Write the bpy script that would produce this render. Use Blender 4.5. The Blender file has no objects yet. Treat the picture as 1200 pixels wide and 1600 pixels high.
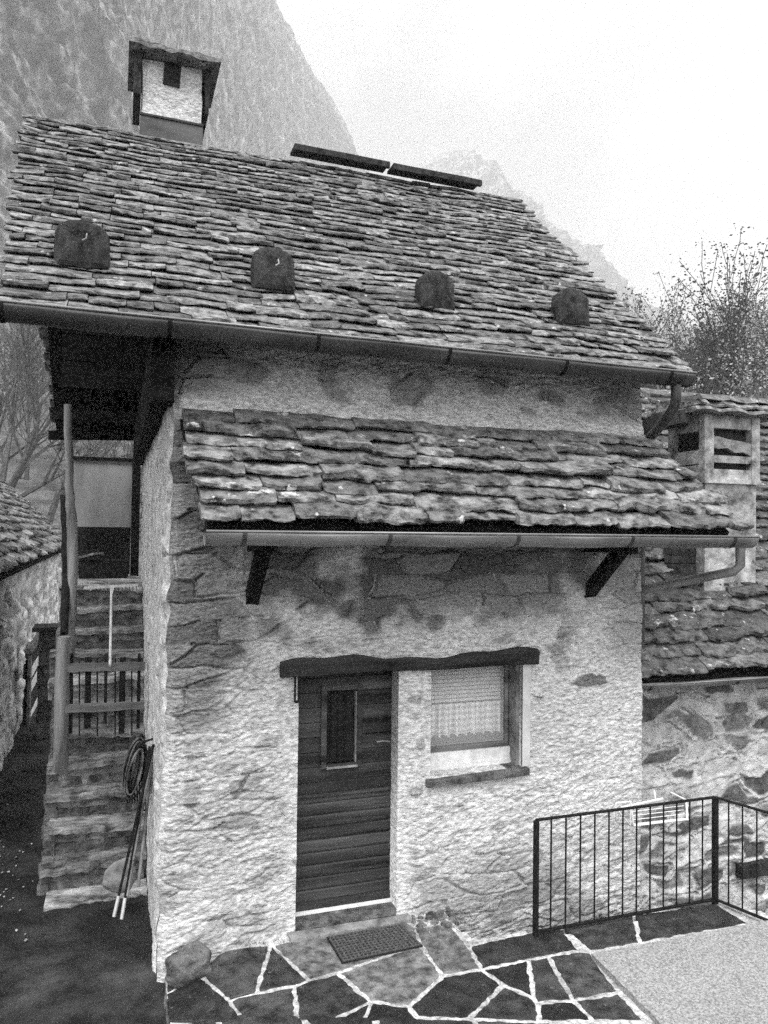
import bpy, math, random
import numpy as np
from mathutils import Vector, Matrix
random.seed(7); RS = np.random.RandomState(11)
rad = math.radians
S = bpy.context.scene
# ------------------------------------------------------------------ camera
CAM = np.array([-0.388, -5.974, 3.076]); F = 1200.0
YAW, PITCH, ROLL = 0.3365, 0.02423, 0.01259
fw = np.array([math.sin(YAW)*math.cos(PITCH), math.cos(YAW)*math.cos(PITCH), math.sin(PITCH)])
rt = np.array([math.cos(YAW), -math.sin(YAW), 0.0]); up = np.cross(rt, fw)
rt, up = math.cos(ROLL)*rt+math.sin(ROLL)*up, -math.sin(ROLL)*rt+math.cos(ROLL)*up
cd = bpy.data.cameras.new('camera'); cam = bpy.data.objects.new('camera', cd); S.collection.objects.link(cam)
cd.sensor_fit = 'VERTICAL'; cd.sensor_height = 24.0; cd.lens = 24.0*F/1600.0
cd.clip_start = 0.05; cd.clip_end = 5000
cam.matrix_world = Matrix(((rt[0], up[0], -fw[0], CAM[0]), (rt[1], up[1], -fw[1], CAM[1]), (rt[2], up[2], -fw[2], CAM[2]), (0, 0, 0, 1)))
S.camera = cam
S.render.resolution_x = 768; S.render.resolution_y = 1024
# ------------------------------------------------------------------ light
w = bpy.data.worlds.new('World'); S.world = w; w.use_nodes = True
nt = w.node_tree; nt.nodes.clear()
sky = nt.nodes.new('ShaderNodeTexSky'); sky.sky_type = 'NISHITA'; sky.sun_disc = False
SUN_EL, SUN_AZ = 60.0, 207.0          # overcast glow high in front of the facade
sky.sun_elevation = rad(SUN_EL); sky.sun_rotation = rad(SUN_AZ)
sky.air_density = 1.0; sky.dust_density = 6.0; sky.ozone_density = 0.5
bw = nt.nodes.new('ShaderNodeRGBToBW'); bg = nt.nodes.new('ShaderNodeBackground'); wo = nt.nodes.new('ShaderNodeOutputWorld')
nt.links.new(sky.outputs[0], bw.inputs[0]); nt.links.new(bg.outputs[0], wo.inputs[0])
# closed cloud deck: most of the sky is white cloud, a little of the clear sky's own gradient shows through
tcw = nt.nodes.new('ShaderNodeTexCoord'); cn = nt.nodes.new('ShaderNodeTexNoise'); cn.inputs['Scale'].default_value = 2.6; cn.inputs['Detail'].default_value = 7; cn.inputs['Distortion'].default_value = .6
nt.links.new(tcw.outputs['Generated'], cn.inputs['Vector'])
cr_ = nt.nodes.new('ShaderNodeMapRange'); cr_.inputs[1].default_value = .3; cr_.inputs[2].default_value = .7; cr_.inputs[3].default_value = 8.5; cr_.inputs[4].default_value = 19.5
nt.links.new(cn.outputs[0], cr_.inputs[0])
cm = nt.nodes.new('ShaderNodeMix'); cm.data_type = 'FLOAT'; cm.inputs[0].default_value = .88
sx_ = nt.nodes.new('ShaderNodeSeparateXYZ'); nt.links.new(tcw.outputs['Generated'], sx_.inputs[0])
zr_ = nt.nodes.new('ShaderNodeMapRange'); zr_.inputs[1].default_value = 0; zr_.inputs[2].default_value = 1; zr_.inputs[3].default_value = .40; zr_.inputs[4].default_value = 1.0
nt.links.new(sx_.outputs[2], zr_.inputs[0])
ml_ = nt.nodes.new('ShaderNodeMath'); ml_.operation = 'MULTIPLY'; nt.links.new(cr_.outputs[0], ml_.inputs[0]); nt.links.new(zr_.outputs[0], ml_.inputs[1])
# a lower, greyer bank of cloud hangs against the mountain
dv_ = nt.nodes.new('ShaderNodeVectorMath'); dv_.operation = 'DOT_PRODUCT'; nt.links.new(tcw.outputs['Generated'], dv_.inputs[0]); dv_.inputs[1].default_value = (.28, .86, .42)
dn_ = nt.nodes.new('ShaderNodeTexNoise'); dn_.inputs['Scale'].default_value = 7; dn_.inputs['Detail'].default_value = 6; nt.links.new(tcw.outputs['Generated'], dn_.inputs['Vector'])
da_ = nt.nodes.new('ShaderNodeMath'); da_.operation = 'MULTIPLY_ADD'; nt.links.new(dn_.outputs[0], da_.inputs[0]); da_.inputs[1].default_value = .09; nt.links.new(dv_.outputs['Value'], da_.inputs[2])
dr_ = nt.nodes.new('ShaderNodeMapRange'); dr_.interpolation_type = 'SMOOTHSTEP'; dr_.inputs[1].default_value = .985; dr_.inputs[2].default_value = 1.045; dr_.inputs[3].default_value = 1.0; dr_.inputs[4].default_value = .34
nt.links.new(da_.outputs[0], dr_.inputs[0])
m2_ = nt.nodes.new('ShaderNodeMath'); m2_.operation = 'MULTIPLY'; nt.links.new(ml_.outputs[0], m2_.inputs[0]); nt.links.new(dr_.outputs[0], m2_.inputs[1])
nt.links.new(bw.outputs[0], cm.inputs[2]); nt.links.new(m2_.outputs[0], cm.inputs[3]); nt.links.new(cm.outputs[0], bg.inputs[0])
bg.inputs[1].default_value = 0.15
sd = bpy.data.lights.new('sun', 'SUN'); sun = bpy.data.objects.new('sun', sd); S.collection.objects.link(sun)
sd.energy = 1.5; sd.angle = rad(26); sd.color = (1, 1, 1)
az = rad(SUN_AZ); el = rad(SUN_EL)
sdir = Vector((math.sin(az)*math.cos(el), math.cos(az)*math.cos(el), math.sin(el)))
sun.rotation_euler = sdir.to_track_quat('Z', 'Y').to_euler()
S.view_settings.view_transform = 'Standard'; S.view_settings.look = 'None'
S.view_settings.exposure = 0.65; S.view_settings.gamma = 1.0
S.cycles.use_denoising = False
S.cycles.use_adaptive_sampling = True; S.cycles.adaptive_threshold = .03; S.cycles.adaptive_min_samples = 16
S.cycles.max_bounces = 6; S.cycles.diffuse_bounces = 2; S.cycles.glossy_bounces = 2; S.cycles.volume_bounces = 1
S.cycles.transparent_max_bounces = 16
HAZE = 0.0009
# ------------------------------------------------------------------ helpers
def ray(u, v):
    return fw + rt*((u-600)/F) + up*((800-v)/F)
def onY(u, v, y): r = ray(u, v); return CAM+r*((y-CAM[1])/r[1])
def onX(u, v, x): r = ray(u, v); return CAM+r*((x-CAM[0])/r[0])
def onZ(u, v, z): r = ray(u, v); return CAM+r*((z-CAM[2])/r[2])

def _h(ix, iy, iz, seed):
    n = (ix*374761393+iy*668265263+iz*2147483647+seed*1274126177) & 0xffffffff
    n = ((n ^ (n >> 13))*1274126177) & 0xffffffff
    n = ((n ^ (n >> 16))*2246822519) & 0xffffffff
    return ((n ^ (n >> 15)) & 0xffffff)/16777215.0
def vnoise(x, y, z=0.0, seed=0):
    x, y, z = np.broadcast_arrays(np.asarray(x, float), np.asarray(y, float), np.asarray(z, float))
    ix, iy, iz = np.floor(x).astype(np.int64), np.floor(y).astype(np.int64), np.floor(z).astype(np.int64)
    fx, fy, fz = x-ix, y-iy, z-iz
    fx, fy, fz = fx*fx*(3-2*fx), fy*fy*(3-2*fy), fz*fz*(3-2*fz)
    r = 0
    for a in (0, 1):
        for b in (0, 1):
            for c in (0, 1):
                r = r+_h(ix+a, iy+b, iz+c, seed)*(fx if a else 1-fx)*(fy if b else 1-fy)*(fz if c else 1-fz)
    return r*2-1
def fbm(x, y, z=0.0, oct=4, seed=0, ridged=False):
    r = 0; a = 1.0; t = 0; k = 1.0
    for i in range(oct):
        n = vnoise(np.asarray(x)*k, np.asarray(y)*k, np.asarray(z)*k, seed+i*17)
        if ridged: n = 1-2*np.abs(n)
        r = r+a*n; t += a; a *= .5; k *= 2.03
    return r/t
def worley(x, y, seed=0, jit=.9):
    x = np.asarray(x, float); y = np.asarray(y, float)
    ix, iy = np.floor(x).astype(np.int64), np.floor(y).astype(np.int64)
    f1 = np.full(x.shape, 9.); f2 = np.full(x.shape, 9.); cid = np.zeros(x.shape)
    for a in (-1, 0, 1):
        for b in (-1, 0, 1):
            cx, cy = ix+a, iy+b
            px = cx+.5+jit*(_h(cx, cy, 3, seed)-.5); py = cy+.5+jit*(_h(cx, cy, 5, seed)-.5)
            d = np.hypot(px-x, py-y); c = _h(cx, cy, 9, seed)
            cl = d < f1
            f2 = np.where(cl, f1, np.minimum(f2, d)); cid = np.where(cl, c, cid); f1 = np.where(cl, d, f1)
    return f1, f2, cid
def sstep(a, b, x):
    t = np.clip((np.asarray(x, float)-a)/(b-a), 0, 1); return t*t*(3-2*t)

def mesh_obj(name, V, Fc, m=None, parent=None, smooth=False, attrs=None):
    me = bpy.data.meshes.new(name)
    me.from_pydata([tuple(map(float, p)) for p in V], [], [tuple(int(i) for i in f) for f in Fc])
    if attrs:
        for k, a in attrs.items():
            at = me.attributes.new(k, 'FLOAT', 'POINT'); at.data.foreach_set('value', np.asarray(a, np.float32))
    if smooth: me.polygons.foreach_set('use_smooth', [True]*len(me.polygons))
    if m: me.materials.append(m)
    me.update()
    o = bpy.data.objects.new(name, me); S.collection.objects.link(o)
    if parent is not None: o.parent = parent
    return o
def tag(o, label=None, cat=None, group=None, kind=None):
    if label: o['label'] = label
    if cat: o['category'] = cat
    if group: o['group'] = group
    if kind: o['kind'] = kind
    return o
def thing(name, label, cat, group=None):
    o = bpy.data.objects.new(name, None); S.collection.objects.link(o); o.empty_display_size = .1
    return tag(o, label, cat, group)

class MB:
    """collects shapes into one mesh"""
    def __init__(s): s.V = []; s.F = []; s.T = []
    def add(s, V, Fc, t=None):
        o = len(s.V); s.V += [tuple(p) for p in V]; s.F += [tuple(i+o for i in f) for f in Fc]
        s.T += [random.random() if t is None else t]*len(V)
    def box(s, x0, x1, y0, y1, z0, z1, t=None):
        s.add([(x0, y0, z0), (x1, y0, z0), (x1, y1, z0), (x0, y1, z0), (x0, y0, z1), (x1, y0, z1), (x1, y1, z1), (x0, y1, z1)],
              [(3, 2, 1, 0), (4, 5, 6, 7), (0, 1, 5, 4), (1, 2, 6, 5), (2, 3, 7, 6), (3, 0, 4, 7)], t)
    def beam(s, a, b, w, h, upv=(0, 0, 1), wob=0.0, n=1, t=None):
        a = Vector(a); b = Vector(b); d = (b-a).normalized(); r = d.cross(Vector(upv)).normalized(); u = r.cross(d)
        V = []; Fc = []
        for i in range(n+1):
            p = a.lerp(b, i/n)
            ww = w*(1+random.uniform(-wob, wob)); hh = h*(1+random.uniform(-wob, wob)); p = p+u*random.uniform(-wob, wob)*h*.5
            for sx, sy in ((-1, -1), (1, -1), (1, 1), (-1, 1)): V.append(p+r*sx*ww/2+u*sy*hh/2)
        for i in range(n):
            for k in range(4):
                Fc.append((i*4+k, i*4+(k+1) % 4, i*4+4+(k+1) % 4, i*4+4+k))
        Fc += [(3, 2, 1, 0), tuple(n*4+k for k in range(4))]
        s.add(V, Fc, t)
    def tube(s, pts, r, seg=8, wob=0.0, cap=True, t=None):
        pts = [Vector(p) for p in pts]; n = len(pts); rr = r if hasattr(r, '__len__') else [r]*n
        V = []; Fc = []; prev = None
        for i, p in enumerate(pts):
            d = (pts[min(i+1, n-1)]-pts[max(i-1, 0)]).normalized()
            if prev is None:
                x = d.orthogonal().normalized()
            else:
                x = (prev-d*prev.dot(d)).normalized()
            prev = x; y = d.cross(x)
            for k in range(seg):
                a = 2*math.pi*k/seg; q = rr[i]*(1+random.uniform(-wob, wob))
                V.append(p+x*math.cos(a)*q+y*math.sin(a)*q)
        for i in range(n-1):
            for k in range(seg):
                Fc.append((i*seg+k, i*seg+(k+1) % seg, (i+1)*seg+(k+1) % seg, (i+1)*seg+k))
        if cap: Fc += [tuple(range(seg))[::-1], tuple((n-1)*seg+k for k in range(seg))]
        s.add(V, Fc, t)
    def obj(s, name, m, parent=None, smooth=False):
        return mesh_obj(name, s.V, s.F, m, parent, smooth, {'tint': s.T})

def smooth_by_angle(o, ang=40):
    me = o.data
    me.polygons.foreach_set('use_smooth', [True]*len(me.polygons))
    try: me.set_sharp_from_angle(angle=rad(ang))
    except Exception: pass

# ------------------------------------------------------------------ materials
def mat(name, lo, hi, scale=6, detail=8, rough=.85, bump=.3, bscale=40, bdist=.01, stretch=(1, 1, 1), tint=0.0, spec=.4,
        lichen=0.0, lscale=9, coarse=0.0, cscale=1.2, metal=0.0, attr_mix=None, streak=0.0, contrast=(.35, .65)):
    m = bpy.data.materials.new(name); m.use_nodes = True; t = m.node_tree; N = t.nodes; L = t.links
    b = N['Principled BSDF']; tc = N.new('ShaderNodeTexCoord'); mp = N.new('ShaderNodeMapping')
    mp.inputs['Scale'].default_value = stretch; L.new(tc.outputs['Object'], mp.inputs[0])
    def noise(sc, de, ro=.6, src=mp.outputs[0]):
        n = N.new('ShaderNodeTexNoise'); n.inputs['Scale'].default_value = sc; n.inputs['Detail'].default_value = de
        n.inputs['Roughness'].default_value = ro; L.new(src, n.inputs['Vector']); return n.outputs[0]
    def mr(src, a, b_, c, d):
        n = N.new('ShaderNodeMapRange'); n.inputs[1].default_value = a; n.inputs[2].default_value = b_
        n.inputs[3].default_value = c; n.inputs[4].default_value = d; L.new(src, n.inputs[0]); return n.outputs[0]
    def mth(op, a, c):
        n = N.new('ShaderNodeMath'); n.operation = op
        for i, q in enumerate((a, c)):
            if isinstance(q, (int, float)): n.inputs[i].default_value = q
            else: L.new(q, n.inputs[i])
        return n.outputs[0]
    n1 = noise(scale, detail, .65)
    v = mr(n1, contrast[0], contrast[1], lo, hi)
    if coarse:
        v = mth('MULTIPLY', v, mr(noise(cscale, 3, .5, tc.outputs['Object']), .3, .7, 1-coarse, 1+coarse))
    if tint:
        at = N.new('ShaderNodeAttribute'); at.attribute_name = 'tint'
        v = mth('MULTIPLY', v, mr(at.outputs['Fac'], 0, 1, 1-tint, 1+tint))
    if attr_mix:   # (attribute, dark value low, dark value high, tint): exposed stone against render
        at = N.new('ShaderNodeAttribute'); at.attribute_name = 'stone'
        a2 = N.new('ShaderNodeAttribute'); a2.attribute_name = 'tint'
        sv = mth('MULTIPLY', mr(noise(scale*1.7, 6, .7), .3, .7, attr_mix[0], attr_mix[1]), mr(a2.outputs['Fac'], 0, 1, .6, 1.45))
        mx = N.new('ShaderNodeMix'); mx.data_type = 'FLOAT'
        L.new(at.outputs['Fac'], mx.inputs[0]); L.new(v, mx.inputs[2]); L.new(sv, mx.inputs[3]); v = mx.outputs[0]
    if lichen:
        k = mr(noise(lscale, 5, .7, tc.outputs['Object']), .62, .68, 0, 1)
        mx = N.new('ShaderNodeMix'); mx.data_type = 'FLOAT'
        L.new(k, mx.inputs[0]); L.new(v, mx.inputs[2]); mx.inputs[3].default_value = lichen; v = mx.outputs[0]
    v = mth('MAXIMUM', v, .008)
    cmb = N.new('ShaderNodeCombineColor')
    for i in range(3): L.new(v, cmb.inputs[i])
    L.new(cmb.outputs[0], b.inputs['Base Color'])
    b.inputs['Metallic'].default_value = metal
    b.inputs['Specular IOR Level'].default_value = spec
    L.new(mr(n1, .3, .7, min(1, rough+.08), max(.03, rough-.08)), b.inputs['Roughness'])
    if bump:
        bp = N.new('ShaderNodeBump'); bp.inputs['Strength'].default_value = bump; bp.inputs['Distance'].default_value = bdist
        hsum = mth('ADD', noise(bscale, 6, .7), mth('MULTIPLY', noise(bscale*.28, 3, .6), 1.5))
        L.new(hsum, bp.inputs['Height']); L.new(bp.outputs[0], b.inputs['Normal'])
    return m

M = {}
M['slate'] = mat('slate', .008, .27, 12, 12, .6, .8, 36, .018, (1, 1, 1.4), .55, .35, lichen=.5, lscale=7)
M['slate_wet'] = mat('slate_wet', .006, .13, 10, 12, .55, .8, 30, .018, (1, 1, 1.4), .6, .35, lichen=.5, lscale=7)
M['slate_pent'] = mat('slate_pent', .008, .30, 9, 12, .6, .8, 30, .018, (1, 1, 1.4), .45, .35, lichen=.62, lscale=5)
M['slate_dark'] = mat('slate_dark', .006, .05, 14, 8, .7, 1.0, 36, .02, (1, 1, .5), .3, .2)
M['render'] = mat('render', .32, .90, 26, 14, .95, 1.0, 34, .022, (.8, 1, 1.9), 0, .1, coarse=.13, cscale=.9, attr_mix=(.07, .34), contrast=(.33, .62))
M['render_side'] = mat('render_side', .42, .9, 16, 12, .95, 1.0, 26, .04, (1, .5, .6), 0, .2, coarse=.1, attr_mix=(.3, .5))
M['chimney_render'] = mat('chimney_render', .08, .55, 5, 10, .9, .8, 30, .015, coarse=.3, cscale=3, spec=.2)
M['rubble'] = mat('rubble', .4, .8, 7, 10, .95, 1.0, 30, .03, (1, 1, 1), 0, .2, coarse=.15, attr_mix=(.06, .30))
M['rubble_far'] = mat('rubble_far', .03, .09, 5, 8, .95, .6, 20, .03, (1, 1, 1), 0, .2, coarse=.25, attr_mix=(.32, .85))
M['smooth_render'] = mat('smooth_render', .46, .62, 4, 8, .9, .3, 60, .004, coarse=.08, spec=.2)
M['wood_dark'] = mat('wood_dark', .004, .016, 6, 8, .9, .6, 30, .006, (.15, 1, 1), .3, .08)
M['wood_post'] = mat('wood_post', .06, .24, 8, 8, .85, .8, 30, .006, (1, 1, .12), .2, .3)
M['wood_gray'] = mat('wood_gray', .05, .20, 8, 8, .85, .8, 30, .006, (.12, 1, 1), .3, .3)
M['wood_pale'] = mat('wood_pale', .4, .65, 8, 6, .7, .4, 30, .003, (1, 1, .2), .1, .3)
M['door'] = mat('door', .003, .07, 9, 10, .6, .9, 26, .008, (.07, 1, 1), .4, .2)
M['lintel'] = mat('lintel', .005, .05, 9, 9, .9, 1.0, 24, .015, (.12, 1, 1), 0, .08)
M['gutter'] = mat('gutter', .04, .11, 3, 6, .42, .12, 20, .002, (.4, 1, 1), 0, .6, metal=.7)
M['gutter_light'] = mat('gutter_light', .12, .30, 3, 6, .4, .12, 20, .002, (.4, 1, 1), 0, .6, metal=.4)
M['iron'] = mat('iron', .004, .012, 12, 5, .7, .3, 60, .002, spec=.15)
M['white'] = mat('white_plastic', .7, .85, 10, 3, .45, .1, 30, .001)
M['flag'] = mat('flagstone', .004, .05, 9, 10, .5, .8, 26, .012, (1, 1, 1), .8, .35, lichen=.10, lscale=14, coarse=.3, cscale=3)
M['flag_light'] = mat('flagstone_light', .03, .24, 12, 11, .8, .8, 30, .006, (1, 1, 1), .2, .4, coarse=.3, cscale=4)
M['mortar'] = mat('mortar', .22, .68, 26, 10, .95, 1.0, 40, .01, coarse=.35, cscale=4)
M['granite'] = mat('granite', .14, .38, 60, 8, .85, .3, 90, .003, coarse=.08, contrast=(.38, .62))
M['stone'] = mat('stone', .02, .20, 9, 10, .7, 1.0, 24, .03, tint=.2, coarse=.3, cscale=6)
M['stone_pale'] = mat('stone_pale', .08, .32, 7, 8, .8, .6, 30, .008)
M['step'] = mat('stone_step', .05, .46, 9, 11, .85, 1.0, 22, .04, (.5, 1, 1), .4, .15, coarse=.35, cscale=2.4)
M['ground'] = mat('ground', .004, .042, 3, 10, .75, 1.0, 14, .03, coarse=.7, cscale=.8, spec=.25)
M['cliff'] = mat('cliff', .02, .72, .16, 15, .95, 1.0, .3, 5, (1, 1, 1.0), 0, .2, coarse=.5, cscale=.05, contrast=(.40, .60))
M['slope'] = mat('hill', .04, .20, .6, 12, .95, 1.0, 1.5, .5, coarse=.3, cscale=.08)
M['bark'] = mat('bark', .03, .09, 6, 6, .9, .5, 20, .01, tint=.2)
M['leaf'] = mat('leaf', .09, .26, 3, 3, .8, 0, tint=.5)
M['leaf_pale'] = mat('leaf_pale', .16, .40, 3, 3, .8, 0, tint=.5)
M['rubber_rib'] = mat('rubber_rib', .04, .11, 30, 4, .7, .3, 60, .002)  # lighter grey than the mat base, so the ribs stand out
M['rubber'] = mat('rubber', .004, .012, 30, 4, .7, .3, 60, .002)
M['curtain'] = mat('curtain', .55, .8, 12, 4, .9, .2, 50, .002)
M['panel'] = mat('panel', .22, .36, 3, 8, .8, .4, 20, .004, (1, 1, .3))
M['black'] = mat('dark_interior', .008, .015, 3, 3, .95, 0)
def glass_mat():
    m = bpy.data.materials.new('window_glass'); m.use_nodes = True; t = m.node_tree; N = t.nodes
    b = N['Principled BSDF']; b.inputs['Base Color'].default_value = (.9, .9, .9, 1); b.inputs['Roughness'].default_value = .03
    b.inputs['Alpha'].default_value = .18; b.inputs['Specular IOR Level'].default_value = .5
    return m
M['glass'] = glass_mat()
def lace_mat():
    m = mat('lace', .5, .62, 12, 4, .9, .2, 50, .002); t = m.node_tree; N = t.nodes; b = N['Principled BSDF']
    tc = N.new('ShaderNodeTexCoord'); c = N.new('ShaderNodeTexWave'); c.wave_type = 'BANDS'; c.bands_direction = 'X'; c.inputs['Scale'].default_value = 6; c.inputs['Distortion'].default_value = .6
    c2 = N.new('ShaderNodeTexWave'); c2.bands_direction = 'Z'; c2.inputs['Scale'].default_value = 6; c2.inputs['Distortion'].default_value = .6
    t.links.new(tc.outputs['Object'], c.inputs[0]); t.links.new(tc.outputs['Object'], c2.inputs[0])
    a = N.new('ShaderNodeMath'); a.operation = 'ADD'; t.links.new(c.outputs['Fac'], a.inputs[0]); t.links.new(c2.outputs['Fac'], a.inputs[1])
    r = N.new('ShaderNodeMapRange'); r.inputs[1].default_value = 0; r.inputs[2].default_value = 2; r.inputs[3].default_value = .28; r.inputs[4].default_value = .9; t.links.new(a.outputs[0], r.inputs[0])
    cc = N.new('ShaderNodeCombineColor')
    for i in range(3): t.links.new(r.outputs[0], cc.inputs[i])
    t.links.new(cc.outputs[0], b.inputs['Base Color']); return m
M['lace'] = lace_mat()

# ------------------------------------------------------------------ height-field walls
def grid_wall(name, axis, us, zs, base, hfun, m, parent, holes=(), out=-1, extra=None, wobble=None):
    """axis 'x': wall runs along x at y=base, faces -y; axis 'y': runs along y at x=base, facing out."""
    U, Z = np.meshgrid(us, zs)
    H, stone, tint = hfun(U, Z)
    if axis == 'x':
        X = U+(wobble(U, Z) if wobble is not None else 0); Y = base+out*H; P = np.stack([X, Y, Z], -1)
    else:
        X = base+out*H+(wobble(U, Z) if wobble is not None else 0); P = np.stack([X, U, Z], -1)
    nz, nu = U.shape; idx = np.arange(nz*nu).reshape(nz, nu)
    uc = (us[:-1]+us[1:])/2; zc = (zs[:-1]+zs[1:])/2
    UC, ZC = np.meshgrid(uc, zc); keep = np.ones(UC.shape, bool)
    for (a, b, c, d) in holes: keep &= ~((UC > a) & (UC < b) & (ZC > c) & (ZC < d))
    q = np.stack([idx[:-1, :-1], idx[:-1, 1:], idx[1:, 1:], idx[1:, :-1]], -1)[keep]
    flip = (axis == 'x') != (out < 0)
    if axis == 'y': flip = out < 0
    if flip: q = q[:, ::-1]
    V = P.reshape(-1, 3).tolist(); Fc = q.tolist(); st = stone.ravel().tolist(); ti = tint.ravel().tolist()
    if extra:
        for (vs, fs) in extra:
            o = len(V); V += vs; Fc += [tuple(i+o for i in f) for f in fs]; st += [0]*len(vs); ti += [.5]*len(vs)
    return mesh_obj(name, V, Fc, m, parent, True, {'stone': st, 'tint': ti})
def lines(a, b, step, snap=()):
    ks = [a]+sorted(s for s in snap if a < s < b)+[b]; out = []
    for p, q in zip(ks[:-1], ks[1:]):
        n = max(1, round((q-p)/step)); out += list(np.linspace(p, q, n+1)[:-1])
    return np.array(out+[b])
def stones(U, Z, su, sz, seed, bulge=.035, joint=.10, warp=.25):
    wu = U/su+warp*fbm(U*4, Z*4, 0, 3, seed+5); wz = Z/sz+warp*fbm(U*4, Z*4, 0, 3, seed+9)+.0*U
    wu = wu+.5*(np.floor(wz) % 2)
    f1, f2, c = worley(wu, wz, seed, .75)
    e = np.clip((f2-f1)/joint, 0, 1.6)/1.6
    e = np.clip(e*2.2, 0, 1)
    crk = sstep(.07, 0, f2-f1)
    h = bulge*e*(.45+.9*c)-.03*crk+.010*(c-.5)*np.sin(U*9+c*40)+.016*fbm(U*7, Z*16, c*9, 5, seed+2)
    return h, e, c

HX0, HX1, HZ0, HZ1 = 0.0, 4.23, -1.5, 4.62
DX0, DX1, DZ1 = 1.005, 1.845, 1.925
WX0, WX1, WZ0, WZ1 = 2.135, 3.0, 1.03, 1.93
def rect_d(U, Z, r):
    dx = np.maximum(np.maximum(r[0]-U, U-r[1]), 0); dz = np.maximum(np.maximum(r[2]-Z, Z-r[3]), 0)
    return np.hypot(dx, dz)
def corner_wob(Z):
    return -.045*sstep(1.6, -.2, Z)+.022*fbm(Z*3.2, 3.3, 0, 4, 77)+.018*vnoise(Z*9, 1.1, 0, 5)
def front_h(U, Z):
    hs, e, c = stones(U, Z, .50, .17, 31, .034, .12, .14); hs = hs+.010*fbm(U*18, Z*34, c*7, 4, 21, True)
    # where bare stone shows: left quoins, band under the eave, right corner, scattered
    n = fbm(U*2.1, Z*2.1, 0, 4, 3)
    n2 = fbm(U*5, Z*7, 0, 3, 44)
    q = sstep(.75, .15, U+.35*n)*sstep(1.2, 2.0, Z+.3*n)
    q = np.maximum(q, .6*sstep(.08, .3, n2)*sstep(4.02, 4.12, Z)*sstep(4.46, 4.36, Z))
    q = np.maximum(q, .55*sstep(3.55, 4.1, U+.2*n)*sstep(1.6, 2.4, Z))
    q = np.maximum(q, .5*sstep(-.1, .25, n)*sstep(.3, -.3, Z-.3))
    q = np.maximum(q, .82*sstep(2.1, 2.45, Z+.25*n2)*sstep(3.6, 3.3, Z)*sstep(-.55, -.1, n+.3*n2)*sstep(.35, .8, U)*sstep(3.95, 3.5, U))  # dark stone below the canopy, with some of its shade put into the colour
    q = np.maximum(q, .65*sstep(.28, .42, n2+.2*n)*sstep(3.9, 3.3, U)*.6)
    q = np.clip(q+.08+.22*sstep(.0, .5, fbm(U*1.3+3, Z*1.8, 0, 3, 61))*sstep(1.6, .6, np.abs(U-.9)), 0, 1)
    # render surface: rough trowelled, slanting ridges
    a = U*.96+Z*.30; b = -U*.28+Z*.96
    pl = .016*fbm(a*2.2, b*5.5, 0, 6, 12)+.012*fbm(a*8, b*18, 0, 5, 13, True)+.008*fbm(U*11, Z*17, 0, 5, 63)*(.35+sstep(-.3, .4, fbm(U*2.5, Z*2.5, 0, 3, 19)))+.010*fbm(U*26, Z*34, 0, 4, 14)
    pl = pl+.008*fbm(a*14, b*60, 0, 4, 17, True)-.013*sstep(.07, .0, np.abs(fbm(a*1.5, b*4.2, 0, 4, 16)))*sstep(.1, .45, fbm(U*1.9+7, Z*2.6, 0, 3, 18))
    pl = pl+.03*vnoise(U*1.1, Z*1.1, 0, 15)
    h = pl*(1-.5*q)+.022*(1-q)+hs*q
    # shallow cracks that follow the stones beneath the render
    h = h-.004*sstep(.16, 0, e)*(1-q)*sstep(-.2, .4, n)
    smo = np.minimum(rect_d(U, Z, (DX0, DX1, -.3, DZ1)), rect_d(U, Z, (WX0, WX1, WZ0, WZ1)))
    band = sstep(.16, .03, np.abs(Z-(3.985+.02*np.sin(U*2))))   # smooth flashing fillet above the lower roof
    sm = np.maximum(sstep(.20, .02, smo), 0)
    sm = np.maximum(sm, sstep(.02, -.02, np.abs(U-1.99)-.17)*sstep(2.05, 1.9, Z)*sstep(.5, 1.0, Z))
    h = h*(1-sm)+.012*sm+.003*fbm(U*20, Z*20, 0, 3, 8)*sm
    h = h*(1-band)+band*(.05)
    q = q*(1-sm)*(1-band)
    h = h*sstep(0, .06, U-0.0)*.85+h*.15
    h = h+.10*sstep(.5, -.4, Z)*sstep(1.0, .2, U)
    for (sx_, sz_, rx_, rz_, d_, st_) in ((2.04, 1.31, .05, .05, .02, .5), (2.00, .93, .07, .05, .02, .55), (2.0, 1.68, .08, .035, .004, .6), (3.66, 1.76, .20, .055, .03, 1.0), (1.06, .5, .09, .05, .02, .3),
                                          (.72, .42, .10, .06, .02, .4), (2.62, .42, .10, .07, .02, .3), (3.3, 2.06, .1, .05, .02, .6), (.55, 4.28, .16, .10, .03, 1.0), (.45, 2.15, .15, .05, .025, 1.0), (2.9, 1.5, 0.01, .01, 0, 0)):
        dd = np.hypot((U-sx_)/rx_, (Z-sz_)/rz_)+.35*fbm(U*18, Z*22, 0, 3, 71); k_ = sstep(1.05, .8, dd); h = h+d_*k_*(.7+.5*fbm(U*30, Z*40, 0, 3, 72)); q = np.maximum(q, k_*st_); e = np.maximum(e, k_)
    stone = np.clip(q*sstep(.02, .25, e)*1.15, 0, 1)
    return h, stone, c

def reveal_box(x0, x1, z0, z1, d, y=-.012):
    vs = [(x0, y, z0), (x1, y, z0), (x1, y, z1), (x0, y, z1), (x0, d, z0), (x1, d, z0), (x1, d, z1), (x0, d, z1)]
    return vs, [(0, 1, 5, 4), (1, 2, 6, 5), (2, 3, 7, 6), (3, 0, 4, 7)]

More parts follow.
